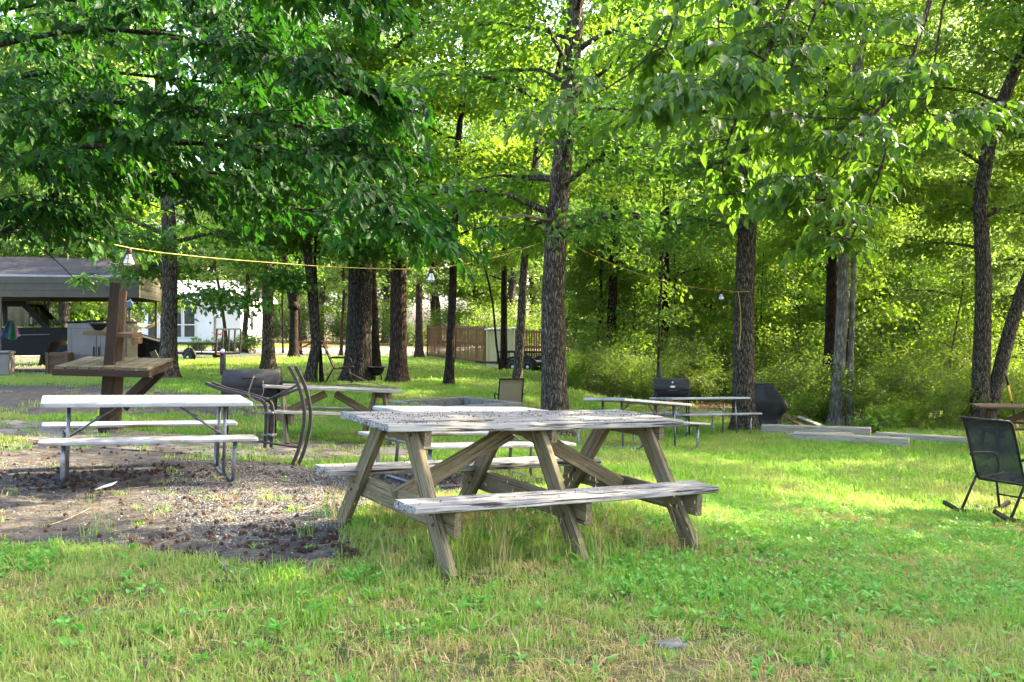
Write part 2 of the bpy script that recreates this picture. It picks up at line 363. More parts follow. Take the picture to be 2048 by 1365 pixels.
md,mg,mb,mr,mf=[t.attr(k,'Fac') for k in ('dirt','gravel','bare','drive','forest')]
n1=t.noise(p,1.1,6,.65); n2=t.noise(p,7,6,.7); n3=t.noise(p,45,5,.7); vg=t.vor(p,55,'F1','Color'); vd=t.vor(p,55)
n4=t.noise(p,120,4,.75); nn=t.math('ADD',t.math('MULTIPLY',n4,.6),t.math('MULTIPLY',n2,.4))
grass=t.mix(t.ramp(n1,[(.38,(0,0,0)),(.6,(1,1,1))]),t.ramp(nn,[(.38,(.012,.015,.005)),(.5,(.04,.055,.014)),(.66,(.13,.15,.04))]),t.ramp(nn,[(.38,(.03,.02,.01)),(.5,(.13,.1,.05)),(.66,(.36,.29,.15))]))
dirt=t.ramp(t.math('ADD',t.math('MULTIPLY',n3,.5),t.math('MULTIPLY',n2,.5)),[(.36,(0.0168,0.0144,0.0108)),(.5,(0.06,0.0528,0.0432)),(.66,(0.144,0.1296,0.108))])
sep=t.n('ShaderNodeSeparateColor'); t.t.links.new(vg,sep.inputs[0])
grav=t.mix(t.math('MULTIPLY',t.ramp(vd,[(.25,(0,0,0)),(.6,(0.592,0.592,0.592))]),.8),t.ramp(sep.outputs[0],[(0,(0.04144,0.0373,0.03315)),(.6,(0.1125,0.1065,0.09766)),(1,(0.2368,0.2279,0.2131))]),(0.02072,0.01658,0.01303))
dirt=t.mix(t.math('MULTIPLY',mg,.8),dirt,grav)
drive=t.ramp(n2,[(.3,(.3,.24,.17)),(.7,(.44,.37,.28))])
litter=t.ramp(n3,[(.3,(.05,.033,.02)),(.7,(.16,.105,.06))])
def fuzzy(m,k=.5): return t.ramp(t.math('ADD',m,t.math('MULTIPLY',t.math('SUBTRACT',t.noise(p,3.5,6,.7),.5),k*2)),[(.42,(0,0,0)),(.58,(1,1,1))])
col=t.mix(fuzzy(md,1.1),grass,dirt); col=t.mix(fuzzy(mb,.6),col,dirt); col=t.mix(fuzzy(mr,.3),col,drive); col=t.mix(fuzzy(mf,.4),col,litter)
gm=t.done(t.bsdf(col,.95,.1,0,t.bump(t.math('ADD',n3,t.math('MULTIPLY',vd,mg)),.7,.02)))
go=mesh_np('ground',np.c_[X.ravel(),Y.ravel(),Z.ravel()],[np.stack([idx[:-1,:-1],idx[:-1,1:],idx[1:,1:],idx[1:,:-1]],-1).reshape(-1,4)],gm,None,True)
for nm,m in zip(('dirt','gravel','bare','drive','forest'),masks(X.ravel(),Y.ravel())):
    a=go.data.attributes.new(nm,'FLOAT','POINT'); a.data.foreach_set('value',m.astype(np.float32))
tag(go,kind='structure')
# worn concrete path under the folding tables, mostly covered with soil
def sheet(name,poly,z,mat):
    b=MB(); pts=[]
    for a,bb in poly: 
        s=min((bb-YH)/(H+.12),400)
        for _ in range(4):
            x,y=(a-1024)/s,F/s; s=(bb-YH)/(H-G(x,y))
        pts.append((x,y))
    n=len(pts); h=n//2; rows=[]
    for i in range(h):
        A,B=V(pts[i]),V(pts[n-1-i]); rows.append([A.lerp(B,k/5) for k in range(6)])
    fine=[]
    for i in range(h-1):
        for k in range(12): fine.append([rows[i][j].lerp(rows[i+1][j],k/12) for j in range(6)])
    fine.append(rows[-1]); vs=[]; fs=[]
    for r in fine:
        for q in r: vs.append((q.x,q.y,G(q.x,q.y)+z))
    for i in range(len(fine)-1):
        for j in range(5): fs.append([i*6+j,i*6+j+1,i*6+j+7,i*6+j+6])
    b.add(vs,fs,0,True); return b.build(name,mat)
t=NT('old_concrete'); p=t.pos(); a=t.noise(p,2.2,7,.7); c=t.noise(p,30,5,.7)
col=t.mix(t.ramp(a,[(.45,(0,0,0)),(.58,(1,1,1))]),t.ramp(c,[(.3,(.14,.12,.095)),(.7,(.24,.215,.17))]),t.ramp(c,[(.3,(.04,.03,.022)),(.7,(.11,.09,.065))]))
tag(sheet('path',P_SLAB,.007,t.done(t.bsdf(col,.95,.1,0,t.bump(c,.4,.01)))),kind='structure')

# ------------------------------------------------------------------ leaves and trees
def nrm(a): return a/np.maximum(np.linalg.norm(a,axis=1,keepdims=True),1e-9)
def leaf_arrays(P,D,N,L,wr,full,rng,curl=.25):
    D=nrm(D); N=nrm(N-D*np.sum(N*D,1,keepdims=True)); S=np.cross(D,N); L=L[:,None]; n=len(P)
    wr=(wr*rng.uniform(.85,1.15,n))[:,None]
    if not full:
        f=rng.uniform(.05,.2,n)[:,None]
        v=np.stack([P,P+D*L*.48+S*L*wr*.5+N*L*f,P+D*L-N*L*curl*.5,P+D*L*.48-S*L*wr*.5+N*L*f],1)
        o=np.arange(n)[:,None]*4
        return v.reshape(-1,3),[np.r_[o+np.array([0,1,2]),o+np.array([0,2,3])]]
    f=rng.uniform(.04,.14,n)[:,None]; c=rng.uniform(.05,curl,n)[:,None]
    def q(a,b,up): return P+D*L*a+S*L*wr*b+N*L*(up*f-c*a*a)
    v=np.stack([q(0,0,0),q(.28,.46,1),q(.62,.4,1),q(1,0,0),q(.62,-.4,1),q(.28,-.46,1),q(.3,0,0),q(.64,0,0)],1)
    o=np.arange(n)[:,None]*8
    tri=np.r_[o+np.array([0,1,6]),o+np.array([0,6,5]),o+np.array([2,3,7]),o+np.array([7,3,4])]
    qd=np.r_[o+np.array([1,2,7,6]),o+np.array([6,7,4,5])]
    return v.reshape(-1,3),[tri,qd]
def poly_at(pts,t):
    k=t*(len(pts)-1); i=min(int(k),len(pts)-2); return pts[i].lerp(pts[i+1],k-i)
def limb_pts(rng,st,az,L,el0,el1,n=6,wob=.18):
    p=V(st); out=[p.copy()]
    for i in range(n):
        e=el0+(el1-el0)*(i+.5)/n; az+=rng.normal(0,wob); e+=rng.normal(0,wob*.6)
        p=p+V((math.cos(az)*math.cos(e),math.sin(az)*math.cos(e),math.sin(e)))*(L/n); out.append(p.copy())
    return out
def trunk_tube(b,pts,r0,r1,n,flare=True,base=None):
    m=len(pts); z0=pts[0].z; zt=pts[-1].z; rs=[]
    fine=[]
    if flare:
        for dz in (-.12,0,.08,.2,.4,.75): fine.append(pts[0].lerp(pts[1],max(dz,0)/max(.8,(pts[1]-pts[0]).length))+V((0,0,min(dz,0))))
    else: fine.append(pts[0])
    for i in range(len(pts)-1):
        kk=max(2,int((pts[i+1]-pts[i]).length/.6))
        for k in range(1,kk+1):
            q=pts[i].lerp(pts[i+1],k/kk)
            if q.z>fine[-1].z+.1 or not flare: fine.append(q)
    for q in fine:
        k=min(1,max(0,(q.z-z0)/max(.1,zt-z0))); r=r0*(1-k)+r1*k
        if flare: r*=1+.62*math.exp(-max(0,q.z-z0)/.22)
        rs.append(r)
    o=len(b.v); b.tube(fine,rs,n)
    for i,q in enumerate(fine):     # lobed, slightly irregular girth
        for j in range(n):
            v=V(b.v[o+i*n+j]); d=v-q; th=2*math.pi*j/n
            k=1+.1*math.sin(5*th+r0*40)*math.exp(-max(0,q.z-z0)/.3)*(1 if flare else 0)+.05*mnoise.noise(v*3.1)
            b.v[o+i*n+j]=tuple(q+d*k)
    return fine
def tree(name,label,paths,r0,top,lo,rad,nl,nleaf,L,bark,leaf,seed,group=None,cat='tree',n=14,wr=.55,full=False,shape=1.0,el=(.55,-.2),sigma=.16,bias=None,r1=.3):
    rng=np.random.default_rng(seed); base=V(paths[0][0])
    root=thing(name,label,cat,base,0,group); tb=MB(); segs=[]
    for pi,pts in enumerate(paths):
        pts=[V(p)-base for p in pts]; rr=r0 if pi==0 else r0*(.8 if r0!=.15 else .5)
        tz=top-base.z if pi==0 else (top-base.z)*.9
        d=(pts[-1]-pts[-2]).normalized() if len(pts)>1 else V((0,0,1)); d=(d+V((0,0,1.4))).normalized()
        while pts[-1].z<tz:
            pts.append(pts[-1]+d*1.2+V((rng.normal(0,.1),rng.normal(0,.1),0)))
        trunk_tube(tb,pts,rr,rr*r1,n,True)
        nlp=nl//len(paths); az=rng.uniform(0,6.28)
        for i in range(nlp):
            zf=(lo-base.z)+(tz*.97-(lo-base.z))*((i+rng.uniform(0,.8))/nlp)
            k=0
            while k<len(pts)-2 and pts[k+1].z<zf: k+=1
            st=pts[k].lerp(pts[k+1],min(1,max(0,(zf-pts[k].z)/max(.01,pts[k+1].z-pts[k].z))))
            az+=2.4+rng.normal(0,.3); h=(zf-(lo-base.z))/max(.1,tz-(lo-base.z))
            prof=(math.sin(math.pi*min(1,.22+.72*h)))**shape
            if bias is not None and rng.random()<bias[1]: az=bias[0]+rng.normal(0,.6)
            LL=max(.5,rad*prof*rng.uniform(.7,1.12)); lp=limb_pts(rng,st,az,LL,el[0]+.5*h,el[1]+.4*h)
            lr=max(.012,rr*(1-.8*h)*rng.uniform(.22,.36))
            tb.tube(lp,[lr*(1-.85*j/6) for j in range(7)],6 if n>8 else 4)
            segs.append((lp[3],lp[4],1)); segs.append((lp[4],lp[5],1.2)); segs.append((lp[5],lp[6],1.2))
            for q in range(7):
                tt=.22+.78*(q+rng.uniform(0,1))/7; sp=poly_at(lp,tt); dd=(lp[-1]-lp[0]); a2=math.atan2(dd.y,dd.x)+(1 if q%2 else -1)*rng.uniform(.5,1.2)
                SL=LL*(.5-.25*tt)*rng.uniform(.7,1.2); sub=limb_pts(rng,sp,a2,SL,.25,-.45,3)
                tb.tube(sub,[lr*.35,lr*.26,lr*.18,lr*.1],4 if n>8 else 3)
                for j in range(3): segs.append((sub[j],sub[j+1],SL*(1+.3*j)))
    tb.build('trunk',bark,root)
    A=np.array([s[0] for s in segs]); B=np.array([s[1] for s in segs]); wt=np.array([s[2] for s in segs]); wt/=wt.sum()
    k=rng.choice(len(segs),nleaf,p=wt); tt=rng.random((nleaf,1))
    sg=np.array([sigma,sigma,sigma*.55])
    P=A[k]*(1-tt)+B[k]*tt+rng.normal(0,1,(nleaf,3))*sg
    P[:,2]-=np.abs(rng.normal(0,sigma*.4,nleaf))
    D=nrm(B[k]-A[k])+rng.normal(0,.6,(nleaf,3))+np.array([0,0,-.35]); N=rng.normal(0,.5,(nleaf,3))+np.array([0,0,1.])
    vv,ff=leaf_arrays(P,D,N,L*rng.uniform(.7,1.25,nleaf),wr,full,rng)
    mesh_np('crown',vv,ff,leaf,root)
    KIDS[root.name]=list(root.children)
    return root
def pxpath(lst,s,ds=None): return [at(a,b,s+(0 if ds is None else ds*i)) for i,(a,b) in enumerate(lst)]
def stand(lst,s):
    p=pxpath(lst,s); p[0].z=G(p[0].x,p[0].y); return p
OG='trees standing among the picnic tables and the yard'
mid=[ # label, paths, s, r, top, lo, rad, limbs, leaves, bark, leaf
 ('slender dark trunk growing by the end of the carport roof',[[(337,757),(338,650),(340,560),(338,460),(330,330)]],90,.19,13,2.3,3.4,22,11000,BARK_GREY,GREEN_MID),
 ('straight grey trunk behind the barrel smoker, left of the forked tree',[[(537,740),(536,620),(534,500),(536,380)]],70,.185,14,3.4,3.6,22,10000,BARK_GREY,GREEN_MID),
 ('dark tree forking low in front of the gravel drive and red picnic table',[[(587,715),(588,640),(588,610),(602,540),(612,450)],[(588,612),(574,560),(567,500),(556,420)]],50,.18,14,3.6,3.8,22,8000,BARK_DARK,GREEN_MID),
 ('crooked knotty trunk left of the wide oak',[[(619,768),(632,690),(627,620),(621,560),(610,450)]],85,.125,11,2.8,2.6,16,7000,BARK_OAK,GREEN_MID),
 ('widest tree trunk, a grey oak with a flared base beside the tan chair',[[(713,768),(718,680),(720,600),(722,500),(724,300)]],80,.335,16,3.8,4.6,26,13000,BARK_OAK,GREEN_MID),
 ('reddish brown trunk with a pale band, right of the fire bowl',[[(795,765),(797,680),(797,580),(800,450)]],82,.215,15,3.6,3.6,22,10000,BARK_RED,GREEN_MAPLE),
 ('thin dark trunk standing alone on the lawn before the picket fence',[[(898,772),(903,650),(906,560),(910,440),(915,300)]],85,.105,12,3.2,2.6,18,8000,BARK_DARK,GREEN_MAPLE),
 ('slim dark trunk in front of the cream shed',[[(1008,738),(1008,620),(1009,480),(1010,400)]],58,.125,12,3.2,2.8,18,7000,BARK_DARK,GREEN_MAPLE),
 ('slim grey leaning trunk in front of the black tandem trailer',[[(1034,772),(1040,690),(1046,560),(1056,440),(1075,290)]],85,.105,12,3.4,2.6,16,7000,BARK_GREY,GREEN_MAPLE),
 ('tall central tree with deeply furrowed bark behind the weathered picnic table',[[(1110,868),(1108,740),(1106,600),(1112,480),(1122,350),(1132,250),(1142,150),(1150,50),(1156,-60)]],120,.222,12,2.9,3.4,24,11000,BARK_GREY,GREEN_MID),
 ('shadowy trunk in the dark wood left of the drum grill',[[(1220,778),(1222,680),(1226,580),(1228,480)]],66,.16,13,3,3,20,8000,BARK_DARK,GREEN_MID),
 ('dark trunk rising behind the drum grill',[[(1326,778),(1328,650),(1328,560),(1330,420)]],62,.21,14,2.6,3.6,22,10000,BARK_DARK,GREEN_MAPLE),
 ('grey trunk with a yellow cord hanging down it',[[(1488,862),(1487,740),(1488,600),(1494,480),(1499,380)]],98,.232,13,3.3,3.4,24,11000,BARK_GREY,GREEN_MID),
 ('pale smooth trunk behind the landscape timbers',[[(1670,850),(1680,700),(1686,600),(1688,480)],[(1699,850),(1701,720),(1707,560)]],86,.15,13,3.4,3,20,9000,BARK_PALE,GREEN_MAPLE),
 ('dark trunk hidden close behind the pale smooth trunk',[[(1650,846),(1660,700),(1664,560),(1662,440)]],82,.16,12,3.2,2.6,14,6000,BARK_DARK,GREEN_MAPLE),
 ('twin trunked tree spreading in a V behind the black rocking chair',[[(1962,850),(1962,750),(1966,640),(1968,560),(1960,400),(1985,250),(2048,100)],[(1972,852),(1995,760),(2020,660),(2045,580),(2090,480)],],95,.19,13,3.2,3.4,26,13000,BARK_GREY,GREEN_MAPLE),
]
TR=[]
for i,(lab,paths,s,r,top,lo,rad,nl,nleaf,bk,lf) in enumerate(mid):
    nleaf=int(nleaf*(2.1 if i<6 else 1.6)); nl=int(nl*1.3); lo=lo-(.5 if i<6 else .3)
    pp=[stand(p,s) if j==0 or p[0][1]>700 else pxpath(p,s) for j,p in enumerate(paths)]
    TR.append(tree('yard_tree',lab,pp,r,top,lo,rad,nl,nleaf,.14,bk,lf,100+i,OG,n=18 if r>.2 else 12,sigma=.24,el=(.45,-.35)))
tc=TR[9]; b=MB(); o9=V(tc.location)
for pts,r in (([(1112,335),(1122,300),(1098,285),(1062,298)],.016),([(1112,285),(1123,318),(1100,342),(1105,385),(1122,425),(1140,478),(1152,505)],.014),([(1120,402),(1178,422),(1236,466),(1284,502)],.01),([(1120,402),(1168,436),(1202,492)],.008),([(1178,422),(1240,440),(1300,490)],.006),([(1236,466),(1250,500),(1262,540)],.005),([(1100,440),(1040,430),(1000,437),(982,418),(990,385),(930,360),(900,352)],.026)):
    b.tube([at(x_,y_,121+3*math.sin(k_))-o9 for k_,(x_,y_) in enumerate(pts)],[r*(1-.7*k_/(len(pts)-1)) for k_ in range(len(pts))],5)
b.build('dead_branch',TWIG,tc)
sap=[('sapling stem beside the crooked knotty trunk',[(643,772),(640,690),(634,610),(630,520),(634,420)],84,.045),
     ('bent thin sapling in front of the cream shed door',[(1001,744),(993,690),(986,610),(976,560),(960,500)],60,.04),
     ('dim trunk tucked behind the right side of the wide oak',[(754,768),(749,660),(745,560),(744,460)],72,.13)]
for i,(lab,p,s,r) in enumerate(sap): tree('sapling',lab,[stand(p,s)],r,8 if r<.1 else 12,3,1.6 if r<.1 else 2.6,10,2500,.13,BARK_DARK,GREEN_MAPLE,140+i,'slim stems among the yard trees',n=8)

# background wood: a few source trees, copied
FARG='trees of the wood behind the yard'
src=[]
for i in range(5):
    src.append(tree('woodland_tree','tall leafy tree in the bright wood behind the yard',[[V((0,400+i*30,0)),V((.1,400+i*30,3))]],.2+.03*i,[17,20,23,19,21][i],[2.2,3,3.5,1.6,2.6][i],[4.2,4.6,5,3.8,4.4][i],34,21000,.23,[BARK_DARK,BARK_RED,BARK_OAK,BARK_DARK,BARK_RED][i],GREEN_FAR if i!=3 else GREEN_MAPLE,200+i,FARG,n=7,sigma=.36,el=(.6,-.15)))
rf=np.random.default_rng(5); used=[False]*5
def put(px,s,k,sc,lab=None,grp=None):
    x,y=(px-1024)/s,F/s
    o=src[k] if not used[k] else copy_tree(src[k]); used[k]=True
    o.location=(x,y,G(x,y)-.05); o.rotation_euler=(0,0,rf.uniform(0,6.28)); q=sc*rf.uniform(.92,1.08); o.scale=(q,q,q*rf.uniform(.95,1.1))
    if lab: o['label']=lab
    if grp: o['group']=grp
    return o
rows=[(23,18,-60,1250),(19,18,-120,2250),(15,17,-100,2200),(30,10,1180,2150)]
for s,n,a,b in rows:
    for j in range(n):
        px=a+(b-a)*(j+rf.uniform(.1,.9))/n; ss=s*rf.uniform(.9,1.1)
        if s==23 and 240<px<560: ss=17
        put(px,ss,int(rf.integers(0,5)),rf.uniform(1.0,1.3))
for px,s,k,sc in ((-60,52,1,.8),(90,58,0,.78),(235,56,3,.8)): put(px,s,k,sc,'leafy tree close behind the carport roof','trees close behind the carport')
# understory trees of the wood edge: foliage down to the ground
UG='low leafy trees of the wood edge'
und=[tree('understory_tree','low leafy tree filling the shaded wood edge behind the tables',[[V((0,500+i*30,0)),V((.15,500+i*30,2))]],.06+.02*i,[7,9,6][i],.5,[2.4,2.8,2.2][i],26,13000,.13,BARK_DARK,[GREEN_MID,GREEN_MAPLE,GREEN_SHRUB][i],260+i,UG,n=7,sigma=.3,el=(.5,-.3),shape=.7) for i in range(3)]
uu=[False]*3
def putu(px,s,k,sc):
    x,y=(px-1024)/s,F/s; o=und[k] if not uu[k] else copy_tree(und[k]); uu[k]=True
    o.location=(x,y,G(x,y)-.03); o.rotation_euler=(0,0,rf.uniform(0,6.28)); q=sc*rf.uniform(.85,1.15); o.scale=(q,q,q*rf.uniform(.9,1.15))
for s,n,a,b,sc in ((60,7,1165,2160,.7),(50,8,1150,2200,.95),(40,9,1130,2200,1.15),(33,9,1120,2250,1.3)):
    for j in range(n): putu(a+(b-a)*(j+rf.uniform(.05,.95))/n,s*rf.uniform(.92,1.08),int(rf.integers(0,3)),sc)
# along the wood edge and out to the right of the frame: they shade the lawn and the undergrowth
for px,s,k,sc in ((1420,44,1,.72),(1585,40,0,.75),(1800,46,3,.75),(1900,38,4,.8),(1250,38,0,.8),(1700,36,2,.7),(2120,44,1,.75)):
    put(px,s,k,sc,'smaller tree of the shaded wood edge behind the tables','trees along the wood edge')
for x,y,k,sc in ((11,32,3,.75),(14,28.5,2,.75),(9,35.5,1,.75),(8.6,5.6,1,.66),(9.6,9.4,2,.66),(12.5,5,4,.72),(13.5,9,0,.72),(13,17,1,.75),(16,11,0,.8),(12.5,22,4,.7),(20,24,2,.8),(22,36,0,.8)):
    o=copy_tree(src[k]); o.location=(x,y,G(x,y)); o.scale=(sc,)*3; o['label']='tree of the wood edge right of the yard'; o['group']='trees beside the lawn'

for j in range(18):
    px=1150+870*(j+rf.uniform(.1,.9))/18; s_=rf.uniform(54,82); b=on(px,s_); lx_=rf.uniform(-.5,.5)
    tree('thin_sapling','thin stemmed sapling in the shaded wood behind the tables',[[b,b+V((lx_*.3,0,1.5)),b+V((lx_,rf.uniform(-.3,.3),3.2))]],rf.uniform(.022,.05),b.z+rf.uniform(5,7.5),b.z+1.4,1.5,9,1500,.13,BARK_DARK if j%3 else BARK_GREY,GREEN_MAPLE,400+j,'thin saplings in the shaded wood',n=6,sigma=.22)
# thin trunks by the drive
for i,(px,s,r,dx) in enumerate(((838,41,.2,0),(487,37,.17,10),(455,37,.1,-16),(682,38,.09,6),(702,38,.12,8),(566,36,.05,-2),(601,37,.09,-6),(128,60,.19,0))):
    labs=['stout trunk just left of the picket fence','leaning yellowish trunk left of the forked tree near the house corner','slim leaning trunk before the sunlit house wall',
          'thin trunk left of the wide oak across the drive','leaning thin trunk touching the left outline of the wide oak','very thin stem left of the forked tree by the red picnic table','thin trunk beyond the red picnic table','brown trunk behind the carport between pickup and cabinet']
    b=on(px,s); tree('slim_tree',labs[i],[[b,b+V((dx/s*.4,0,1.6)),b+V((dx/s,0,3.4))]],r,10,2.9,2.4,14,4000,.2,BARK_RED if i!=7 else BARK_OAK,GREEN_FAR,240+i,'slim trees beyond the yard',n=9,sigma=.25)

# ------------------------------------------------------------------ understory shrubs
def shrub(label,loc,hh,rad,nleaf,L,seed,leaf=None,group='undergrowth shrubs along the wood edge',stems=9,name='shrub'):
    rng=np.random.default_rng(seed); root=thing(name,label,'shrub',loc,0,group); b=MB(); segs=[]
    for i in range(stems):
        a=rng.uniform(0,6.28); lp=limb_pts(rng,V((rng.normal(0,rad*.2),rng.normal(0,rad*.2),-.05)),a,hh*rng.uniform(.6,1.1),1.35,.5,6,.25)
        b.tube(lp,[.018*(1-.8*j/6) for j in range(7)],4)
        for q in range(8):
            sp=poly_at(lp,rng.uniform(.15,1)); sub=limb_pts(rng,sp,rng.uniform(0,6.28),rad*rng.uniform(.35,.8),.4,-.4,3)
            b.tube(sub,[.006,.005,.004,.002],3)
            for j in range(3): segs.append((sub[j],sub[j+1]))
    b.build('stem',TWIG,root)
    A=np.array([s[0] for s in segs]); B=np.array([s[1] for s in segs]); k=rng.integers(0,len(segs),nleaf); t_=rng.random((nleaf,1))
    P=A[k]*(1-t_)+B[k]*t_+rng.normal(0,.13*min(1.5,rad),(nleaf,3)); P[:,2]=np.maximum(P[:,2],.03)
    vv,ff=leaf_arrays(P,nrm(B[k]-A[k])+rng.normal(0,.7,(nleaf,3))+np.array([0,0,-.2]),rng.normal(0,.55,(nleaf,3))+np.array([0,0,1.]),L*rng.uniform(.7,1.3,nleaf),.55,False,rng)
    mesh_np('foliage',vv,ff,leaf or GREEN_SHRUB,root); KIDS[root.name]=list(root.children); return root
SH=[shrub('leafy green shrub of the undergrowth at the wood edge',(0,300+10*i,0),[3.2,2.4,4.2][i],[1.5,1.3,1.8][i],[3600,3000,4200][i],.12,300+i,[GREEN_SHRUB,GREEN_MAPLE,GREEN_SHRUB][i]) for i in range(3)]
us=[False]*3
def puts(px,s,k,sc,lab=None,grp=None):
    x,y=(px-1024)/s,F/s; o=SH[k] if not us[k] else copy_tree(SH[k]); us[k]=True
    o.location=(x,y,G(x,y)); o.rotation_euler=(0,0,rf.uniform(0,6.28)); q=sc*rf.uniform(.85,1.15); o.scale=(q,q,q)
    if lab: o['label']=lab
    if grp: o['group']=grp
for s,n,a,b,sc in ((74,9,1190,2140,.42),(60,9,1170,2200,.6),(48,9,1150,2250,.9),(36,8,1120,2250,1.2)):
    for j in range(n):
        px=a+(b-a)*(j+rf.uniform(.05,.95))/n
        if s==72 and (1400<px<1640): continue
        puts(px,s*rf.uniform(.93,1.07),int(rf.integers(0,3)),sc)
for s,n,a,b,sc in ((93,9,1710,2120,.3),(84,14,1540,2140,.42),(76,8,1130,1320,.4),(70,12,1130,1480,.55),(66,12,1480,2150,.75)):
    for j in range(n): puts(a+(b-a)*(j+rf.uniform(.05,.95))/n,s*rf.uniform(.96,1.04),int(rf.integers(0,3)),sc,'low tangled plants on the floor of the shaded wood edge','plants on the wood floor')
for s,n,a,b,sc in ((27,14,560,1130,1.1),(24,9,-40,420,1.0)):
    for j in range(n): puts(a+(b-a)*(j+rf.uniform(.05,.95))/n,s*rf.uniform(.93,1.07),int(rf.integers(0,3)),sc,'sunny shrub beyond the drive under the far trees','shrubs beyond the drive')

# ------------------------------------------------------------------ wooden picnic tables
def wooden_table(label,M,L=1.0,W=.366,lx=(-.8,0,.8),ft=.72,bo=.74,bL=1.0,tz=.75,bz=.43,mt=None,ml=None,seed=1,name='wooden_picnic_table',group=None,fine=True):
    random.seed(seed); mt=mt or W_GREY; ml=ml or W_GREY
    root=thing(name,label,'picnic table',M=M,group=group); jt=.0035 if fine else .001; ns=14 if fine else 2
    b=MB(); pw=2*W/5
    for i in range(5):
        y=-W+pw*(i+.5); e0,e1=random.uniform(-.018,.018),random.uniform(-.02,.02)
        b.board((-L+e0,y,tz-.02+random.uniform(-.004,.004)),(L+e1,y,tz-.02+random.uniform(-.005,.005)),pw-.012,.038,(0,random.uniform(-.03,.03),1),.006,ns,jt,warp=random.uniform(-.012,.006))
    b.build('tabletop',mt,root)
    for sgn in (-1,1):
        b=MB()
        for k in (0,1):
            y=sgn*(bo-.065-.132*k); e0,e1=random.uniform(-.015,.015),random.uniform(-.03,.03)
            b.board((-bL+e0,y,bz-.02),(bL+e1,y,bz-.02+random.uniform(-.004,.004)),.126,.04,(0,random.uniform(-.02,.02),1),.007,ns,jt,warp=random.uniform(-.01,.004))
        b.build('bench',mt,root)
    for x in lx:
        o=.024 if x<=0 else -.024
        for sgn in (-1,1):
            MB().board((x,sgn*ft,-.012),(x,sgn*.19,tz-.041),.125,.042,(1,0,0),.004,6,.0015).build('leg',ml,root)
        if fine and L>1.05:
            for sgn in (-1,1):
                for zz in (bz-.085,bz-.14,tz-.075): MB().lathe([(0,0),(.011,0),(.011,.005),(.006,.009),(0,.009)],(x-.021,sgn*(.19+(ft-.19)*(tz-zz)/tz),zz),(-1,0,0),8).build('bolt',RUST,root)
        MB().board((x+.044,-W+.03,tz-.088),(x+.044,W-.03,tz-.088),.042,.09,(0,0,1),.004,3,.001).build('top_cleat',ml,root)
        MB().board((x+.044,-bo+.02,bz-.112),(x+.044,bo-.02,bz-.112),.042,.135,(0,0,1),.004,4,.0015).build('seat_beam',ml,root)
    for sgn in (-1,1):
        MB().board((sgn*.07,0,tz-.1),(sgn*(abs(lx[0])-.02),0,bz-.1),.042,.1,(0,0,1),.004,4,.0015).build('brace',ml,root)
    return root
wooden_table('weathered wooden picnic table with bleached grey top, nearest the camera',pose((.0101,6.189,.0247),32.62,1.68,2.46),1.10,.366,(-.886,.0,.886),.746,.748,1.10,.783,.393,W_TOP,W_LEG,3)
wooden_table('grey wooden picnic table with dead sticks on it, in front of the wide oak',pose((-2.583,13.32,-.2185),25.65,-1.08,3.86),.97,.37,(-.72,.72),.68,.74,.97,.75,.43,W_GREY,W_LEG,4)
p=on(626,37); wooden_table('small red brown picnic table beyond the gravel drive',pose(p,8,0,0),.92,.36,(-.7,.7),.66,.72,.92,.75,.44,W_RED,W_RED,5,fine=False)
p=on(2068,122); wooden_table('brown picnic table cut off by the right edge of the photo',pose(p,-14,0,0),.9,.36,(-.66,.66),.64,.7,.9,.75,.44,W_BROWN,W_BROWN,6,fine=False)

# ------------------------------------------------------------------ white folding tables
def slab(b,x0,x1,y0,y1,z0,z1,r=.03,n=5):
    ring=[]
    for cx,cy,a0 in ((x1-r,y1-r,0),(x0+r,y1-r,90),(x0+r,y0+r,180),(x1-r,y0+r,270)):
        for k in range(n): a=R_(a0+90*k/(n-1)); ring.append((cx+r*math.cos(a),cy+r*math.sin(a)))
    m=len(ring); cx,cy=(x0+x1)/2,(y0+y1)/2; vs=[]
    for z,ins in ((z0,.006),(z0+.006,0),(z1-.01,0),(z1-.003,.004),(z1,.012)):
        for x,y in ring: vs.append((x-math.copysign(ins,x-cx),y-math.copysign(ins,y-cy),z))
    fs=[[i*m+j,i*m+(j+1)%m,(i+1)*m+(j+1)%m,(i+1)*m+j] for i in range(4) for j in range(m)]
    fs+=[list(range(m-1,-1,-1)),[4*m+j for j in range(m)]]
    b.add(vs,fs)
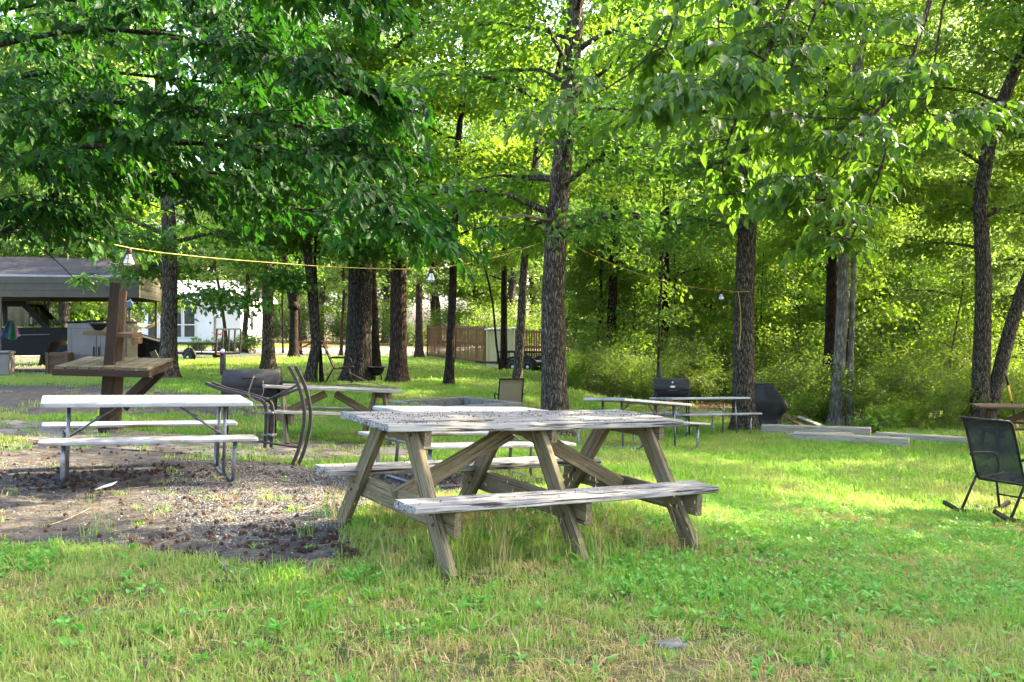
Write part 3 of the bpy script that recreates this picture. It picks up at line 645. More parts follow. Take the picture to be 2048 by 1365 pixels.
def folding_table(label,M,hl=.915):
    root=thing('folding_picnic_table',label,'picnic table',M=M,group='white folding picnic tables')
    b=MB(); slab(b,-hl,hl,-.38,.38,.695,.735); b.build('tabletop',PLASTIC,root)
    for sg in (-1,1):
        y0,y1=sorted((sg*.47,sg*.72)); b=MB(); slab(b,-hl,hl,y0,y1,.405,.44); b.build('bench',PLASTIC,root)
    for sx in (-1,1):
        x=sx*.72; b=MB(); R=.11
        pts=[]
        for sy in (-1,1):
            arc=[(x,sy*.6,.405),(x,sy*.6,.22)]+[(x,sy*(.6-R+R*math.cos(a)),.02+R-R*math.sin(a)) for a in np.linspace(0,math.pi/2,5)]
            pts=pts+(arc if sy<0 else arc[::-1])
        b.tube(pts,.019,10)
        for sy in (-1,1): b.tube([(x-sx*.035,sy*.22,.02),(x-sx*.035,sy*.2,.4),(x-sx*.035,sy*.17,.695)],.017,10)
        b.tube([(x-sx*.035,-.22,.02),(x-sx*.035,.22,.02)],.014,8)
        b.tube([(x,-.6,.385),(x-sx*.035,-.2,.39),(x-sx*.035,.2,.39),(x,.6,.385)],.014,8)
        b.build('leg_frame',STEEL,root)
        b=MB(); b.tube([(x-sx*.05,0,.39),(x-sx*.48,0,.69)],.011,8); b.tube([(x-sx*.26,0,.537),(x-sx*.3,0,.567)],.016,8); b.build('brace',STEEL,root)
    KIDS[root.name]=list(root.children); return root
folding_table('white folding picnic table on bare ground at the left, with nothing hiding it',pose((-3.491,9.059,-.0394),25.07,1.51,1.64))
folding_table('white folding picnic table mostly hidden behind the weathered wooden table',pose((-.5005,9.917,-.2127),31.69,.02,2.92))
folding_table('white folding picnic table set askew between the central tree and the drum grill',pose((1.93,14.55,-.50),47,-2.5,6.0))
folding_table('white folding picnic table with benches reaching across the cord-hung grey trunk',pose((3.618,18.224,-.7256),24.23,-3.56,1.35))

# ------------------------------------------------------------------ sling chairs
def chair(label,M,frame,sling,rocker=True,wd=.56,name='sling_chair',dz=0):
    root=thing(name,label,'chair',M=M); hw=wd/2
    back=[(-.26,.98),(-.2,.86),(-.02,.44),(.02,.385)]
    for sy in (-1,1):
        y=sy*hw; b=MB(); b.tube([(x,y,z) for x,z in [(-.3,1.0)]+back+[(.08,.375),(.46,.425),(.5,.41)]],.014,8); b.build('side_rail',frame,root)
        b=MB()
        b.tube([(.0,y*1.03,.4),(-.22,y*1.03,.05 if rocker else 0)],.014,8); b.build('leg',frame,root)
        b=MB(); b.tube([(.34,y*1.03,.41),(.43,y*1.03,.03 if rocker else 0)],.014,8); b.build('leg',frame,root)
        if rocker: b=MB(); b.tube([(-.5,y*1.05,.13),(-.3,y*1.05,.055),(-.05,y*1.05,.015),(.2,y*1.05,.015),(.45,y*1.05,.05),(.6,y*1.05,.11)],.027,4,sq=True); b.build('rocker',frame,root)
        b=MB(); b.tube([(-.1,y*1.05,.62),(-.02,y*1.12,.64),(.3,y*1.12,.64),(.38,y*1.12,.6),(.41,y*1.1,.5),(.36,y*1.04,.41)],.015,8); b.build('armrest',frame,root)
    b=MB(); b.tube([(-.3,-hw,1.),(-.3,hw,1.)],.016,8); b.tube([(.03,-hw,.37),(.03,hw,.37)],.012,8); b.tube([(.38,-hw,.2),(.38,hw,.2)],.01,8); b.build('crossbar',frame,root)
    b=MB(); prof=[(-.29,.995)]+[(x+.005,z) for x,z in back]; vs=[]; n=len(prof); m=6
    for off in (0,.006):
        for x,z in prof:
            for j in range(m+1): vs.append((x-off,-hw+.012+(wd-.024)*j/m,z+off*.4))
    fs=[]
    for o in (0,1):
        for i in range(n-1):
            for j in range(m): a=o*n*(m+1)+i*(m+1)+j; fs.append([a,a+1,a+m+2,a+m+1])
    b.add(vs,fs,0,True); b.build('back_sling',sling,root)
    b=MB(); prof=[(.03,.383),(.12,.37),(.3,.395),(.46,.427)]; vs=[(x,-hw+.012+(wd-.024)*j,z+o) for o in (0,.006) for x,z in prof for j in (0,1)]
    b.add(vs,[[o*8+i*2,o*8+i*2+1,o*8+i*2+3,o*8+i*2+2] for o in (0,1) for i in range(3)]); b.build('seat_sling',sling,root)
    return root
chair('black mesh rocking chair turned away on the lawn, at the right edge',pose((4.98,9.72,-.58),30,0,4),BLACK,SLING_BLK,True,.52,'rocking_chair')
p=on(1020,108); chair('tan sling chair seen from behind in front of the block fire pit',pose((p.x,p.y,p.z-.06),98,0,0)@Matrix.Scale(.8,4),BLACK,SLING_TAN,False,.55)
p=on(668,84); chair('tan sling chair seen from the side, leaning by the wide oak',pose(p,8,0,0),BLACK,SLING_TAN,False,.5)

# ------------------------------------------------------------------ bar table on posts
s=145; M=pose(V(((215-1024)/s,F/s,-.12)),4,3.0,1.5)
bar=thing('bar_table','dark wooden bar table nailed to two tall posts behind the white table','bar table',M=M)
random.seed(8); q=1/s
MB().board((-.045,-.03,-.05),(.1,.0,2.1),.135,.095,(0,1,0),.006,6,.002).build('post',W_DARK,bar)
MB().board((-.03,.42,-.05),(.04,.42,1.98),.12,.09,(0,1,0),.006,6,.002).build('post',W_BROWN,bar)
b=MB()
for i in range(8): b.board((-.545+.156*i,-.28,.95+random.uniform(-.004,.004)),(-.545+.156*i+.02,.88,.98),.134,.036,(0,0,1),.005,4,.002)
b.build('tabletop',W_PLANK,bar)
b=MB(); b.board((-.63,-.27,.885),(.64,-.27,.885),.04,.09); b.board((-.62,.84,.91),(.63,.84,.91),.04,.09); b.board((-.6,-.25,.88),(-.6,.82,.905),.04,.09); b.board((.61,-.25,.88),(.61,.82,.905),.04,.09); b.build('apron',W_DARK,bar)
for y in (-.12,.5): MB().board((.06,y,.3),(.6,y,.85),.05,.1,(0,0,1),.005,2,.001).build('brace',W_DARK,bar)
MB().board((-.2,.0,1.4),(-.2+.0,.42,1.4),.28,.06,(0,0,1),.005).build('shelf',W_PLANK,bar)
b=MB(); b.board((.2,.0,1.38),(.2,.42,1.38),.24,.05,(0,0,1),.005); b.board((.32,.03,1.3),(.32,.39,1.3),.035,.1); b.build('shelf',W_BROWN,bar)
b=MB(); b.lathe([(.045,0),(.06,.01),(.125,.085),(.135,.1),(.125,.1),(.055,.02),(0,.018)],n=24)
o=b.build('bowl',BLACK,None,M@Matrix.Translation((-.2,.2,1.432))); tag(o,'black bowl standing on the shelf of the bar table','bowl')

# ------------------------------------------------------------------ carport and what stands in it
s=76; a=R_(13); cr=at(271,596,s); cz=G(cr.x,cr.y)
CM=Matrix.Translation((cr.x,cr.y,cz))@Matrix.Rotation(a,4,'Z')     # origin: front right corner, x along the eave, y to the rear
cp=thing('carport','open metal carport with a ribbed grey roof and boxed eaves at the left','carport',M=CM)
Lc,Dc=8.6,5.0; e0=(596-650)/-76+1.4-cz; e1=e0+.52; rz=e1+.62
b=MB()
for y0,z0,y1,z1 in ((-.02,e1,Dc/2,rz),(Dc+.02,e1,Dc/2,rz)):
    n=30
    for k in range(n):
        for off,ww,t0 in ((.2,.7,.0),(.5,.4,.045)):
            ka=(k+(.0 if off==.2 else .6))/n; kb=ka+ww/n
            A=V((0,y0+(y1-y0)*ka,z0+(z1-z0)*ka+t0)); B=V((0,y0+(y1-y0)*kb,z0+(z1-z0)*kb+t0))
            b.add([(.12,A.y,A.z),(-Lc,A.y,A.z),(-Lc,B.y,B.z),(.12,B.y,B.z),(.12,A.y,A.z-.025-t0),(-Lc,A.y,A.z-.025-t0),(-Lc,B.y,B.z-.025-t0),(.12,B.y,B.z-.025-t0)],[[0,1,2,3],[7,6,5,4],[0,4,5,1],[2,6,7,3],[0,3,7,4],[1,5,6,2]])
for y0,z0,y1,z1 in ((-.02,e1,Dc/2,rz),(Dc+.02,e1,Dc/2,rz)):
    for k in range(15):
        ka=(k+.85)/15; b.board((.1,y0+(y1-y0)*ka,z0+(z1-z0)*ka+.035),(-Lc,y0+(y1-y0)*ka,z0+(z1-z0)*ka+.035),.06,.05,(0,0,1),.004,mat=1)
b.build('roof',[ROOF,CHARCOAL],cp)
for y,nm in ((-.03,1),(Dc+.03,1)):
    b=MB(); zz=[e0,e0+.17,e0+.35,e1+.01]
    for i in range(3): b.board((.1,y+(.012 if i==1 else 0),(zz[i]+zz[i+1])/2),(-Lc,y+(.012 if i==1 else 0),(zz[i]+zz[i+1])/2),.02,zz[i+1]-zz[i]-.004,(0,0,1),.003)
    b.build('fascia',TRIM,cp)
b=MB(); b.add([(0,.0,e0+.02),(0,Dc,e0+.02),(0,Dc,e1-.01),(0,Dc/2,rz-.04),(0,0,e1-.01)]+[(.03,.0,e0+.02),(.03,Dc,e0+.02),(.03,Dc,e1-.01),(.03,Dc/2,rz-.04),(.03,0,e1-.01)],[[0,1,2,3,4],[9,8,7,6,5]]+[[i,(i+1)%5,5+(i+1)%5,5+i] for i in range(5)])
for k in range(5): z=e0+.1+.17*k; yy=0 if z<e1 else (z-e1)/(rz-e1)*Dc/2; b.board((.036,yy+.05,z),(.036,Dc-yy-.05,z),.012,.02,(0,0,1),.002)
b.build('gable_panel',TRIM,cp)
for y0,y1 in ((-.05,Dc/2),(Dc+.05,Dc/2)): MB().tube([(.1,y0,e1),(.1,y1,rz+.02)],.03,8).build('roof_edge',ROOF,cp)
for x in (-.15,-3.25,-6.2):
    for y in (.02,Dc-.02): MB().board((x,y,-.1),(x,y,e0+.1),.06,.06,(0,1,0),.004).build('post',TRIM,cp)
MB().board((.0,.0,.03),(-Lc,0,.03),.09,.07).build('base_rail',W_GREY,cp)
lp=thing('solar_lamp','small solar panel lamp tilted on the carport corner post','lamp',M=CM@Matrix.Translation((-.15,-.1,e0-.2)))
MB().board((0,-.03,-.02),(0,.06,.0),.03,.03).build('bracket',BLACK,lp)
MB().board((-.1,-.08,-.04),(.1,-.08,.08),.19,.02,(0,-.8,.5),.004).build('frame',RIM,lp)
MB().board((-.085,-.094,-.034),(.085,-.094,.07),.165,.008,(0,-.8,.5),.002).build('panel',GLASS,lp)

# pickup truck under the carport, facing right
TM=Matrix.Translation((cr.x,cr.y,cz))@Matrix.Rotation(a,4,'Z')@Matrix.Translation((-1.05,1.35,.02))
tk=thing('pickup_truck','old dark pickup truck parked nose right under the carport','truck',M=TM)   # x=0 nose, body to -x
b=MB(); b.extrude([(-.02,.55),(0,.95),(-.06,1.08),(-1.25,1.2),(-1.3,1.2),(-5.2,1.2),(-5.25,.55),(-4.75,.5),(-4.6,.8),(-4.2,.95),(-3.8,.8),(-3.65,.45),(-1.45,.45),(-1.3,.8),(-.9,.95),(-.5,.8),(-.35,.5)],.0,1.85); b.build('body',CARPAINT,tk)
b=MB()
for yy in (0.06,1.72): b.extrude([(-1.35,1.2),(-1.95,1.86),(-2.05,1.9),(-3.1,1.9),(-3.25,1.2),(-3.15,1.2),(-3.05,1.78),(-2.55,1.78),(-2.5,1.22),(-2.42,1.22),(-2.42,1.78),(-2.05,1.78),(-1.55,1.22)],yy,yy+.07)
b.board((-1.95,.93,1.89),(-3.12,.93,1.89),1.72,.06); b.build('cab',CARPAINT,tk)
t=NT('car_glass'); g=t.n('ShaderNodeBsdfGlossy',i_Roughness=.05); tp=t.n('ShaderNodeBsdfTransparent'); tp.inputs[0].default_value=(.55,.62,.5,1); mx=t.n('ShaderNodeMixShader'); mx.inputs[0].default_value=.12
t.t.links.new(tp.outputs[0],mx.inputs[1]); t.t.links.new(g.outputs[0],mx.inputs[2]); CARGLASS=t.done(mx.outputs[0])
MB().extrude([(-1.36,1.205),(-1.95,1.85),(-1.97,1.85),(-1.39,1.205)],.13,1.72).build('windshield',CARGLASS,tk)
for yy in (.085,1.74): MB().extrude([(-1.6,1.23),(-2.06,1.77),(-3.04,1.77),(-3.12,1.23)],yy,yy+.008).build('side_window',CARGLASS,tk)
for x in (-.9,-4.2):
    for yy in (.02,1.63):
        w_=MB().lathe([(.2,0),(.34,.01),(.37,.05),(.37,.16),(.34,.2),(.2,.2)],(x,yy,.37),(0,1,0),22).build('wheel',RUBBER,tk)
        MB().lathe([(0,-.012),(.1,-.012),(.2,-.004),(.21,.02)],(x,yy,.37),(0,1,0),18).build('rim',STEEL,w_)
b=MB(); b.board((-1.75,-.14,1.3),(-1.75,-.14,1.48),.18,.07,(1,0,0),.015); b.board((-1.75,-.1,1.3),(-1.78,.06,1.25),.03,.03); b.build('side_mirror',STEEL,tk)
MB().board((.06,.04,.6),(.06,1.81,.6),.09,.16).build('bumper',STEEL,tk)
MB().board((-3.2,-.008,.98),(-1.35,-.008,1.02),.012,.02).build('trim_strip',STEEL,tk)
MB().board((-2.75,-.014,1.07),(-2.6,-.014,1.07),.02,.035).build('door_handle',STEEL,tk)

def local(px,py,s): return at(px,py,s)
# resin cabinet
p=on(134,78); cb=thing('storage_cabinet','taupe resin storage cabinet with double doors beside the pickup','cabinet',p,R_(3)); hgt=1.36
b=MB(); b.board((0,.42,hgt/2),(1.5,.42,hgt/2),.8,hgt,(0,0,1),.012); b.build('body',TAUPE,cb)
b=MB(); b.board((-.03,.41,hgt+.02),(.75,.41,hgt+.06),.88,.04,(0,0,1),.006); b.board((.75,.41,hgt+.06),(1.53,.41,hgt+.02),.88,.04,(0,0,1),.006); b.build('lid',BLACK,cb)
for k in (0,1):
    x0=.03+.73*k; d=MB().board((x0,.0,hgt/2),(x0+.71,.0,hgt/2),.03,hgt-.06,(0,0,1),.006).build('door',TAUPE,cb)
    b=MB()
    for A,B in (((x0+.04,-.018,.55),(x0+.67,-.018,.55)),((x0+.04,-.018,1.24),(x0+.67,-.018,1.24)),((x0+.06,-.018,.06),(x0+.06,-.018,1.24)),((x0+.65,-.018,.06),(x0+.65,-.018,1.24)),((x0+(.08 if k==0 else .63),-.017,.08),(x0+(.63 if k==0 else .08),-.017,.53))): b.board(A,B,.012,.05,(0,0,1) if A[2]==B[2] else (1,0,0),.003)
    b.build('panel_trim',TAUPE,d)
    MB().board((x0+(.655 if k==0 else .055),-.045,.5),(x0+(.655 if k==0 else .055),-.045,.75),.03,.025,(0,1,0),.006).build('handle',BLACK,d)
# wooden crate, jacket, cooler
p=on(90,80); c=thing('wooden_crate','brown wooden crate standing between the pickup and the cabinet','crate',p,R_(4))
b=MB(); b.box((.27,.25,.3),(.5,.4,.58)); b.build('box',W_BROWN,c)
b=MB()
for z in (.06,.3,.54): b.board((0,.035,z),(.54,.035,z),.025,.09)
b.board((.04,.02,.02),(.04,.02,.6),.07,.03,(0,1,0)); b.board((.5,.02,.02),(.5,.02,.6),.07,.03,(0,1,0)); b.build('slats',W_BROWN,c)
p=on(4,84); c=thing('cooler','pale plastic cooler half out of frame at the left edge','cooler',(p.x-.35,p.y,p.z),R_(5))
b=MB(); b.box((.22,.2,.3),(.5,.36,.52),0,0,.03); b.build('body',TAUPE,c); b=MB(); b.box((.22,.2,.6),(.53,.39,.06),0,0,.02); b.build('lid',TAUPE,c)
def cloth(name,label,c,wd,hh,mats,cat,seed):
    rng=np.random.default_rng(seed); root=thing(name,label,cat,c,R_(8)); n=14; m=10
    for k,(x0,x1,mt,nm) in enumerate(mats):
        b=MB(); vs=[]
        for o in (0,.012):
            for j in range(m+1):
                v=j/m; sp=.25+.75*v**.7
                for i in range(n+1):
                    u=x0+(x1-x0)*i/n; vs.append((u*wd*sp,-.05-.06*math.sin(u*14+v*2)-.05*v+o-.012*k,-hh*v*(1-.25*abs(u)*(1 if k else .4))-.03*math.sin(u*9)))
        fs=[[o*(n+1)*(m+1)+j*(n+1)+i,o*(n+1)*(m+1)+j*(n+1)+i+1,o*(n+1)*(m+1)+(j+1)*(n+1)+i+1,o*(n+1)*(m+1)+(j+1)*(n+1)+i] for o in (0,1) for j in range(m) for i in range(n)]
        b.add(vs,fs,0,True); b.build(nm,mt,root)
    return root
p=at(26,640,79); cloth('jacket','blue, green and pink jacket hung on the carport post',(p.x,p.y-.05,p.z),.5,.5,[(-.5,0.05,CLOTH_B,'panel'),(.0,.3,CLOTH_G,'panel'),(.25,.5,CLOTH_P,'panel')],'jacket',4)
# dump cart
p=on(262,66); c=thing('dump_cart','black dump cart with its tub tipped, right of the carport','cart',p,R_(4))
b=MB(); b.extrude([(-.05,1.02),(.9,.75),(.75,.42),(.55,.2),(.12,.18),(.02,.45)],.2,1.1); b.build('tub',BLACK,c)
b=MB(); b.board((-.05,.16,1.03),(.92,.16,.76),.05,.04); b.board((-.05,1.14,1.03),(.92,1.14,.76),.05,.04); b.build('rim',CHARCOAL,c)
MB().board((.62,.05,.52),(.86,.0,.02),.2,.025,(0,1,.1)).build('tailgate',W_GREY,c)
for y in (.16,1.12):
    w_=MB().lathe([(.06,0),(.17,.0),(.19,.03),(.19,.07),(.17,.1),(.06,.1)],(.4,y-.05,.19),(0,1,0),18).build('wheel',RUBBER,c); MB().lathe([(0,-.01),(.09,-.006),(.1,.01)],(.4,y-.05,.19),(0,1,0),14).build('rim',STEEL,w_)
MB().tube([(.55,.6,.25),(1.0,.55,.42),(1.2,.55,.45)],.025,8).build('tow_bar',CHARCOAL,c)
# hammock
A,B=at(268,640,50),at(322,634,50); hm=thing('hammock','striped tan hammock slung among the trees beyond the cart','hammock',A,0)
b=MB(); n=14; vs=[]
for o in (0,.012):
    for i in range(n+1):
        k=i/n; q=(B-A)*k; sag=-.42*math.sin(math.pi*k); wdt=.34*math.sin(math.pi*k)+.02
        for j in range(5): y=(j/4-.5)*2*wdt; vs.append((q.x,q.y+y,q.z+sag+.2*(y*y)/(.1+wdt)+o))
b.add(vs,[[o*75+i*5+j,o*75+i*5+j+1,o*75+i*5+j+6,o*75+i*5+j+5] for o in (0,1) for i in range(n) for j in range(4)],0,True); b.build('bed',CANVAS,hm)
b=MB(); b.tube([(0,0,0),(-.7,.0,.35)],.012,6); b.tube([B-A,B-A+V((.5,0,.35))],.012,6); b.build('rope',CANVAS,hm)

# utility trailers
def trailer(label,M,gate=True,L=2.4,wd=1.4,tand=False,name='utility_trailer'):
    r=thing(name,label,'trailer',M=M)   # x forward to the tongue at -x
    b=MB(); b.board((0,0,.45),(L,0,.45),.05,.09); b.board((0,wd,.45),(L,wd,.45),.05,.09); b.board((0,0,.45),(0,wd,.45),.05,.09); b.board((L,0,.45),(L,wd,.45),.05,.09); b.build('frame',BLACK,r)
    MB().board((.02,wd/2,.5),(L-.02,wd/2,.5),wd-.1,.03).build('deck',W_GREY,r)
    b=MB()
    for y in (0,wd):
        b.board((0,y,.86),(L,y,.86),.05,.05)
        for k in range(4): b.board((L*k/3*.98+.02,y,.49),(L*k/3*.98+.02,y,.86),.04,.04,(0,1,0))
    b.board((0,0,.86),(0,wd,.86),.05,.05); b.build('side_rail',BLACK,r)
    for x in ((L*.42,) if not tand else (L*.34,L*.62)):
        for y in (-.14,wd+.14):
            w_=MB().lathe([(.15,-.09),(.27,-.09),(.3,-.06),(.3,.06),(.27,.09),(.15,.09)],(x,y,.3),(0,1,0),24).build('wheel',RUBBER,r)
            q=-1 if y<0 else 1
            MB().lathe([(0,.1*q),(.05,.1*q),(.07,.075*q),(.15,.07*q),(.185,.092*q),(.19,.05*q)],(x,y,.3),(0,1,0),20).build('rim',RIM,w_)
            b=MB(); b.tube([(x+.36*math.cos(t_),y,.3+.36*math.sin(t_)) for t_ in np.linspace(.15,math.pi-.15,9)],.06,4,sq=True); b.build('fender',BLACK,r)
    b=MB(); b.board((0,.1,.42),(-.95,wd/2,.42),.05,.08); b.board((0,wd-.1,.42),(-.95,wd/2,.42),.05,.08); b.board((-.9,wd/2,.43),(-1.2,wd/2,.43),.07,.06); b.build('tongue',BLACK,r)
    if gate:
        b=MB(); x=L+.03
        for k in range(5): b.board((x,wd*k/4,.45),(x+.05,wd*k/4,1.5),.06,.06,(0,1,0))
        for z in (.5,1.5): b.board((x+.05*(z>1),0,z),(x+.05*(z>1),wd,z),.06,.06)
        b.build('ramp_gate',BLACK,r)
    m=MB(); m.board((L+.0,.06,.44),(L+.0,.2,.44),.06,.06); m.build('tail_light',REDF,r)
    return r
p=on(350,46); trailer('black utility trailer with white wheel and raised mesh ramp gate before the white house',pose(V((p.x,p.y,p.z-.1)),-28,0,0))
p=on(994,51); trailer('low black tandem trailer in front of the picket fence, partly behind the central tree',pose(V((p.x,p.y,p.z-.1)),-22,0,0),False,2.2,1.2,True)

# white house
p=on(480,34); HM=Matrix.Translation(p)@Matrix.Rotation(R_(2),4,'Z')
hs=thing('white_house','white clapboard house with screened windows half hidden by trees','house',M=HM)
def clap(b,x0,x1,y0,y1,z0,z1,st=.14):
    A=V((x0,y0,0)); B=V((x1,y1,0)); d=(B-A).normalized(); nrm_=V((d.y,-d.x,0)); n=int((z1-z0)/st)
    for k in range(n):
        z=z0+st*k; vs=[A+nrm_*.025+V((0,0,z)),B+nrm_*.025+V((0,0,z)),B+nrm_*.006+V((0,0,z+st)),A+nrm_*.006+V((0,0,z+st)),A+V((0,0,z)),B+V((0,0,z))]
        b.add(vs,[[0,1,2,3],[4,5,1,0]])
Hh=2.75
b=MB(); b.box((-2.85,4,Hh/2),(5.66,7.96,Hh)); clap(b,-5.7,0,0,0,.3,Hh); clap(b,0,0,0,8,.3,Hh); b.build('wall',SIDING,hs)
b=MB(); b.box((-2.85,4,.12),(5.72,8.02,.5)); b.build('foundation',BLOCK,hs)
b=MB()
for x,y in ((.0,.0),(0,8)): b=MB(); b.board((x,y-.03 if y==0 else y+.03,.3),(x,y-.03 if y==0 else y+.03,Hh),.14,.14,(0,1,0)); b.build('corner_trim',SIDING,hs)
rf_=MB(); rf_.extrude([(-.4,Hh),(4,3.9),(8.4,Hh),(8.4,Hh+.14),(4,4.08),(-.4,Hh+.14)],-.4,6.1)
ro=rf_.build('roof',ROOF,hs); ro.matrix_local=Matrix.Rotation(R_(90),4,'Z')
b=MB(); b.board((.4,-.42,Hh+.05),(-6.1,-.42,Hh+.05),.04,.2); b.board((.42,-.42,Hh+.05),(.42,8.4,Hh+.05),.04,.2); b.build('eave_board',SIDING,hs)
for x0,ww in ((-5.35,.6),(-4.65,.6),(-3.95,.58),(-3.25,.66)):
    w_=MB()
    for A,B,u in (((x0,-.05,.55),(x0,-.05,2.4),(1,0,0)),((x0+ww,-.05,.55),(x0+ww,-.05,2.4),(1,0,0)),((x0,-.05,.55),(x0+ww,-.05,.55),(0,0,1)),((x0,-.05,2.4),(x0+ww,-.05,2.4),(0,0,1)),((x0,-.05,1.3),(x0+ww,-.05,1.3),(0,0,1))): w_.board(A,B,.04,.06,u)
    w_=w_.build('window',SIDING,hs); MB().board((x0+.03,-.035,1.47),(x0+ww-.03,-.035,1.47),.02,1.82).build('pane',GLASS,w_)
w_=MB(); 
for A,B,u in (((.05,2.2,.9),(.05,2.2,2.1),(0,1,0)),((.05,3.2,.9),(.05,3.2,2.1),(0,1,0)),((.05,2.2,.9),(.05,3.2,.9),(0,0,1)),((.05,2.2,2.1),(.05,3.2,2.1),(0,0,1))): w_.board(A,B,.05,.09,u)
w_=w_.build('window',SIDING,hs); MB().board((.035,2.2,1.5),(.035,3.2,1.5),.02,1.15).build('pane',GLASS,w_)
p=on(430,37); MB2=MB(); MB2.board((0,0,-.1),(0,0,1.9),.12,.12,(0,1,0)); o=MB2.build('wooden_post',W_TIMBER,None,Matrix.Translation(p)); tag(o,'pale square wooden post in the flower bed by the house windows','post')
fl=shrub('red flowering plant below the house windows',on(444,37),1.1,.5,700,.12,330,None,None,6,'flower_plant'); b=MB(); random.seed(2)
for i in range(7):
    q=V((random.gauss(-.1,.14),random.gauss(0,.2),1.05+random.gauss(0,.16)))
    b.lathe([(0,0),(.03,.015),(.065,.06),(.045,.065),(0,.03)],q,(random.gauss(0,.5),random.gauss(-.4,.5),1),7)
b.build('flower',REDF,fl)
for i,(px,lab) in enumerate(((500,'round pale green bush at the sunlit house corner'),(400,'low green bush under the house windows'),(462,'low leafy bush beside the red flowers'))):
    shrub(lab,on(px,37),[1.5,.8,.7][i],[.7,.5,.5][i],[1600,900,900][i],.12,340+i,GREEN_FAR,'bushes along the house',7,'bush')

# picket fence, cream shed
A,B,Cc=at(858,717,40),at(972,731,44.5),at(1100,727,46)
fn=thing('picket_fence','brown wooden fence of vertical pickets with light in the gaps','fence',A,0)
for k,(P,Q) in enumerate(((A,B),(B,Cc))):
    P=V(P); Q=V(Q); P.z=G(P.x,P.y)-.02; Q.z=G(Q.x,Q.y)-.02; zt=1.34 if k==0 else 1.2; b=MB(); d=(Q-P); n=int(d.length/.115); random.seed(30+k)
    for i in range(n):
        q=P+d*(i+.5)/n-A; dr=d.normalized(); hw=(.038+random.uniform(-.007,.006))
        b.board(V((q.x,q.y,q.z+.1)),V((q.x+random.uniform(-.01,.01),q.y,zt-A.z+random.uniform(-.02,.02))),hw*2,.018,dr.cross(V((0,0,1))),.003)
    b.build('picket_panel',W_FENCE,fn)
    b=MB(); nn=d.normalized().cross(V((0,0,1)))*.035
    for zz in (zt-.12,(zt+P.z)/2+.05,None): 
        z0=(P.z+.16 if zz is None else zz)-A.z; z1=(Q.z+.16 if zz is None else zz)-A.z
        b.board(V((P.x-A.x,P.y-A.y,z0))+nn,V((Q.x-A.x,Q.y-A.y,z1))+nn,.04,.1)
    b.build('rail',W_FENCE,fn)
    for kk in (0,.5,1): q=P+d*kk-A+nn*2.2; MB().board(V((q.x,q.y,P.z-A.z-.1)),V((q.x,q.y,zt-A.z+.04)),.1,.1,(0,1,0)).build('post',W_FENCE,fn)
p=on(973,48); sd=thing('small_shed','narrow cream clapboard shed standing against the picket fence','shed',p,R_(3))
b=MB(); b.box((.58,.5,.84),(1.12,.96,1.66)); clap(b,0.02,1.14,.02,.02,.02,1.66,.1); clap(b,1.14,1.14,.02,.98,.02,1.66,.1); b.build('wall',CREAM,sd)
b=MB()
for x in (.02,1.14): b=MB(); b.board((x,-.02,0),(x,-.02,1.68),.07,.06,(0,1,0)); b.build('corner_trim',CREAM,sd)
b=MB(); b.board((-.06,.5,1.68),(1.24,.5,1.74),1.14,.05); b.build('roof',RIM,sd)

# ------------------------------------------------------------------ grills
s=146; p=at(505,765,s); g0=G(p.x,p.y)
sm=thing('barrel_smoker','black barrel smoker with an upright stack pipe behind the white table end','smoker',(p.x,p.y,g0),R_(3)); zb=p.z-g0
b=MB(); b.lathe([(.0,-.385),(.15,-.385),(.175,-.375),(.175,.375),(.15,.385),(0,.385)],(0,0,zb),(1,0,0),28); b.build('barrel',CHARCOAL,sm)
b=MB(); b.box((0,-.06,zb-.13),(.75,.26,.13)); b.build('fire_tray',BLACK,sm)
b=MB(); b.tube([(-.09,-.16,zb+.07),(-.09,-.21,zb+.07),(.09,-.21,zb+.07),(.09,-.16,zb+.07)],.01,6); b.build('lid_handle',BLACK,sm)
b=MB(); b.tube([(-.39,0,zb+.1),(-.4,0,zb+.14),(-.4,0,zb+.44)],.04,12); b.build('stack_pipe',BLACK,sm)
MB().lathe([(0,.0),(.028,0),(.03,.008),(0,.014)],(-.39,-.045,zb+.43),(0,-1,0),14).build('damper_cap',RIM,sm)
b=MB(); b.box((.52,0,zb),(.26,.26,.02)); b.build('side_shelf',BLACK,sm)
for x in (-.36,.3):
    for y in (-.16,.16): MB().tube([(x,y,zb-.1),(x-.03,y*1.3,.3),(x-.03,y*1.35,-.02)],.014,8).build('leg',CHARCOAL,sm)
s=104; p=at(1343,775,s); g0=G(p.x,p.y)
gr=thing('drum_grill','black drum grill with a pale oval emblem on its lid at the wood edge','grill',(p.x,p.y,g0),R_(-3)); zb=p.z-g0
b=MB(); b.lathe([(0,-.33),(.16,-.33),(.18,-.32),(.18,.32),(.16,.33),(0,.33)],(0,0,zb),(1,0,0),26); b.build('barrel',CHARCOAL,gr)
b=MB(); b.box((0,0,zb-.03),(.72,.42,.025)); b.build('shelf',BLACK,gr)
b=MB(); b.lathe([(0,0),(.032,0),(.03,.012),(0,.014)],(0,0,0),(0,-1,0),20); o=b.build('emblem',RIM,gr); o.scale=(1.5,1,.7); o.location=(.0,-.178,zb+.02)
b=MB(); b.lathe([(0,0),(.015,0),(.015,.012),(0,.014)],(0,-.158,zb+.1),(0,-1,.5),14); b.build('thermometer',RIM,gr)
b=MB(); b.board((-.09,-.172,zb-.045),(.09,-.172,zb-.045),.012,.016); b.build('name_strip',W_TIMBER,gr)
MB().tube([(-.22,.05,zb+.12),(-.22,.05,zb+.36)],.025,10).build('chimney',RUST,gr)
for x in (-.3,.3):
    for y in (-.15,.15): MB().tube([(x,y,zb-.05),(x*1.06,y*1.2,-.03)],.015,8).build('leg',CHARCOAL,gr)
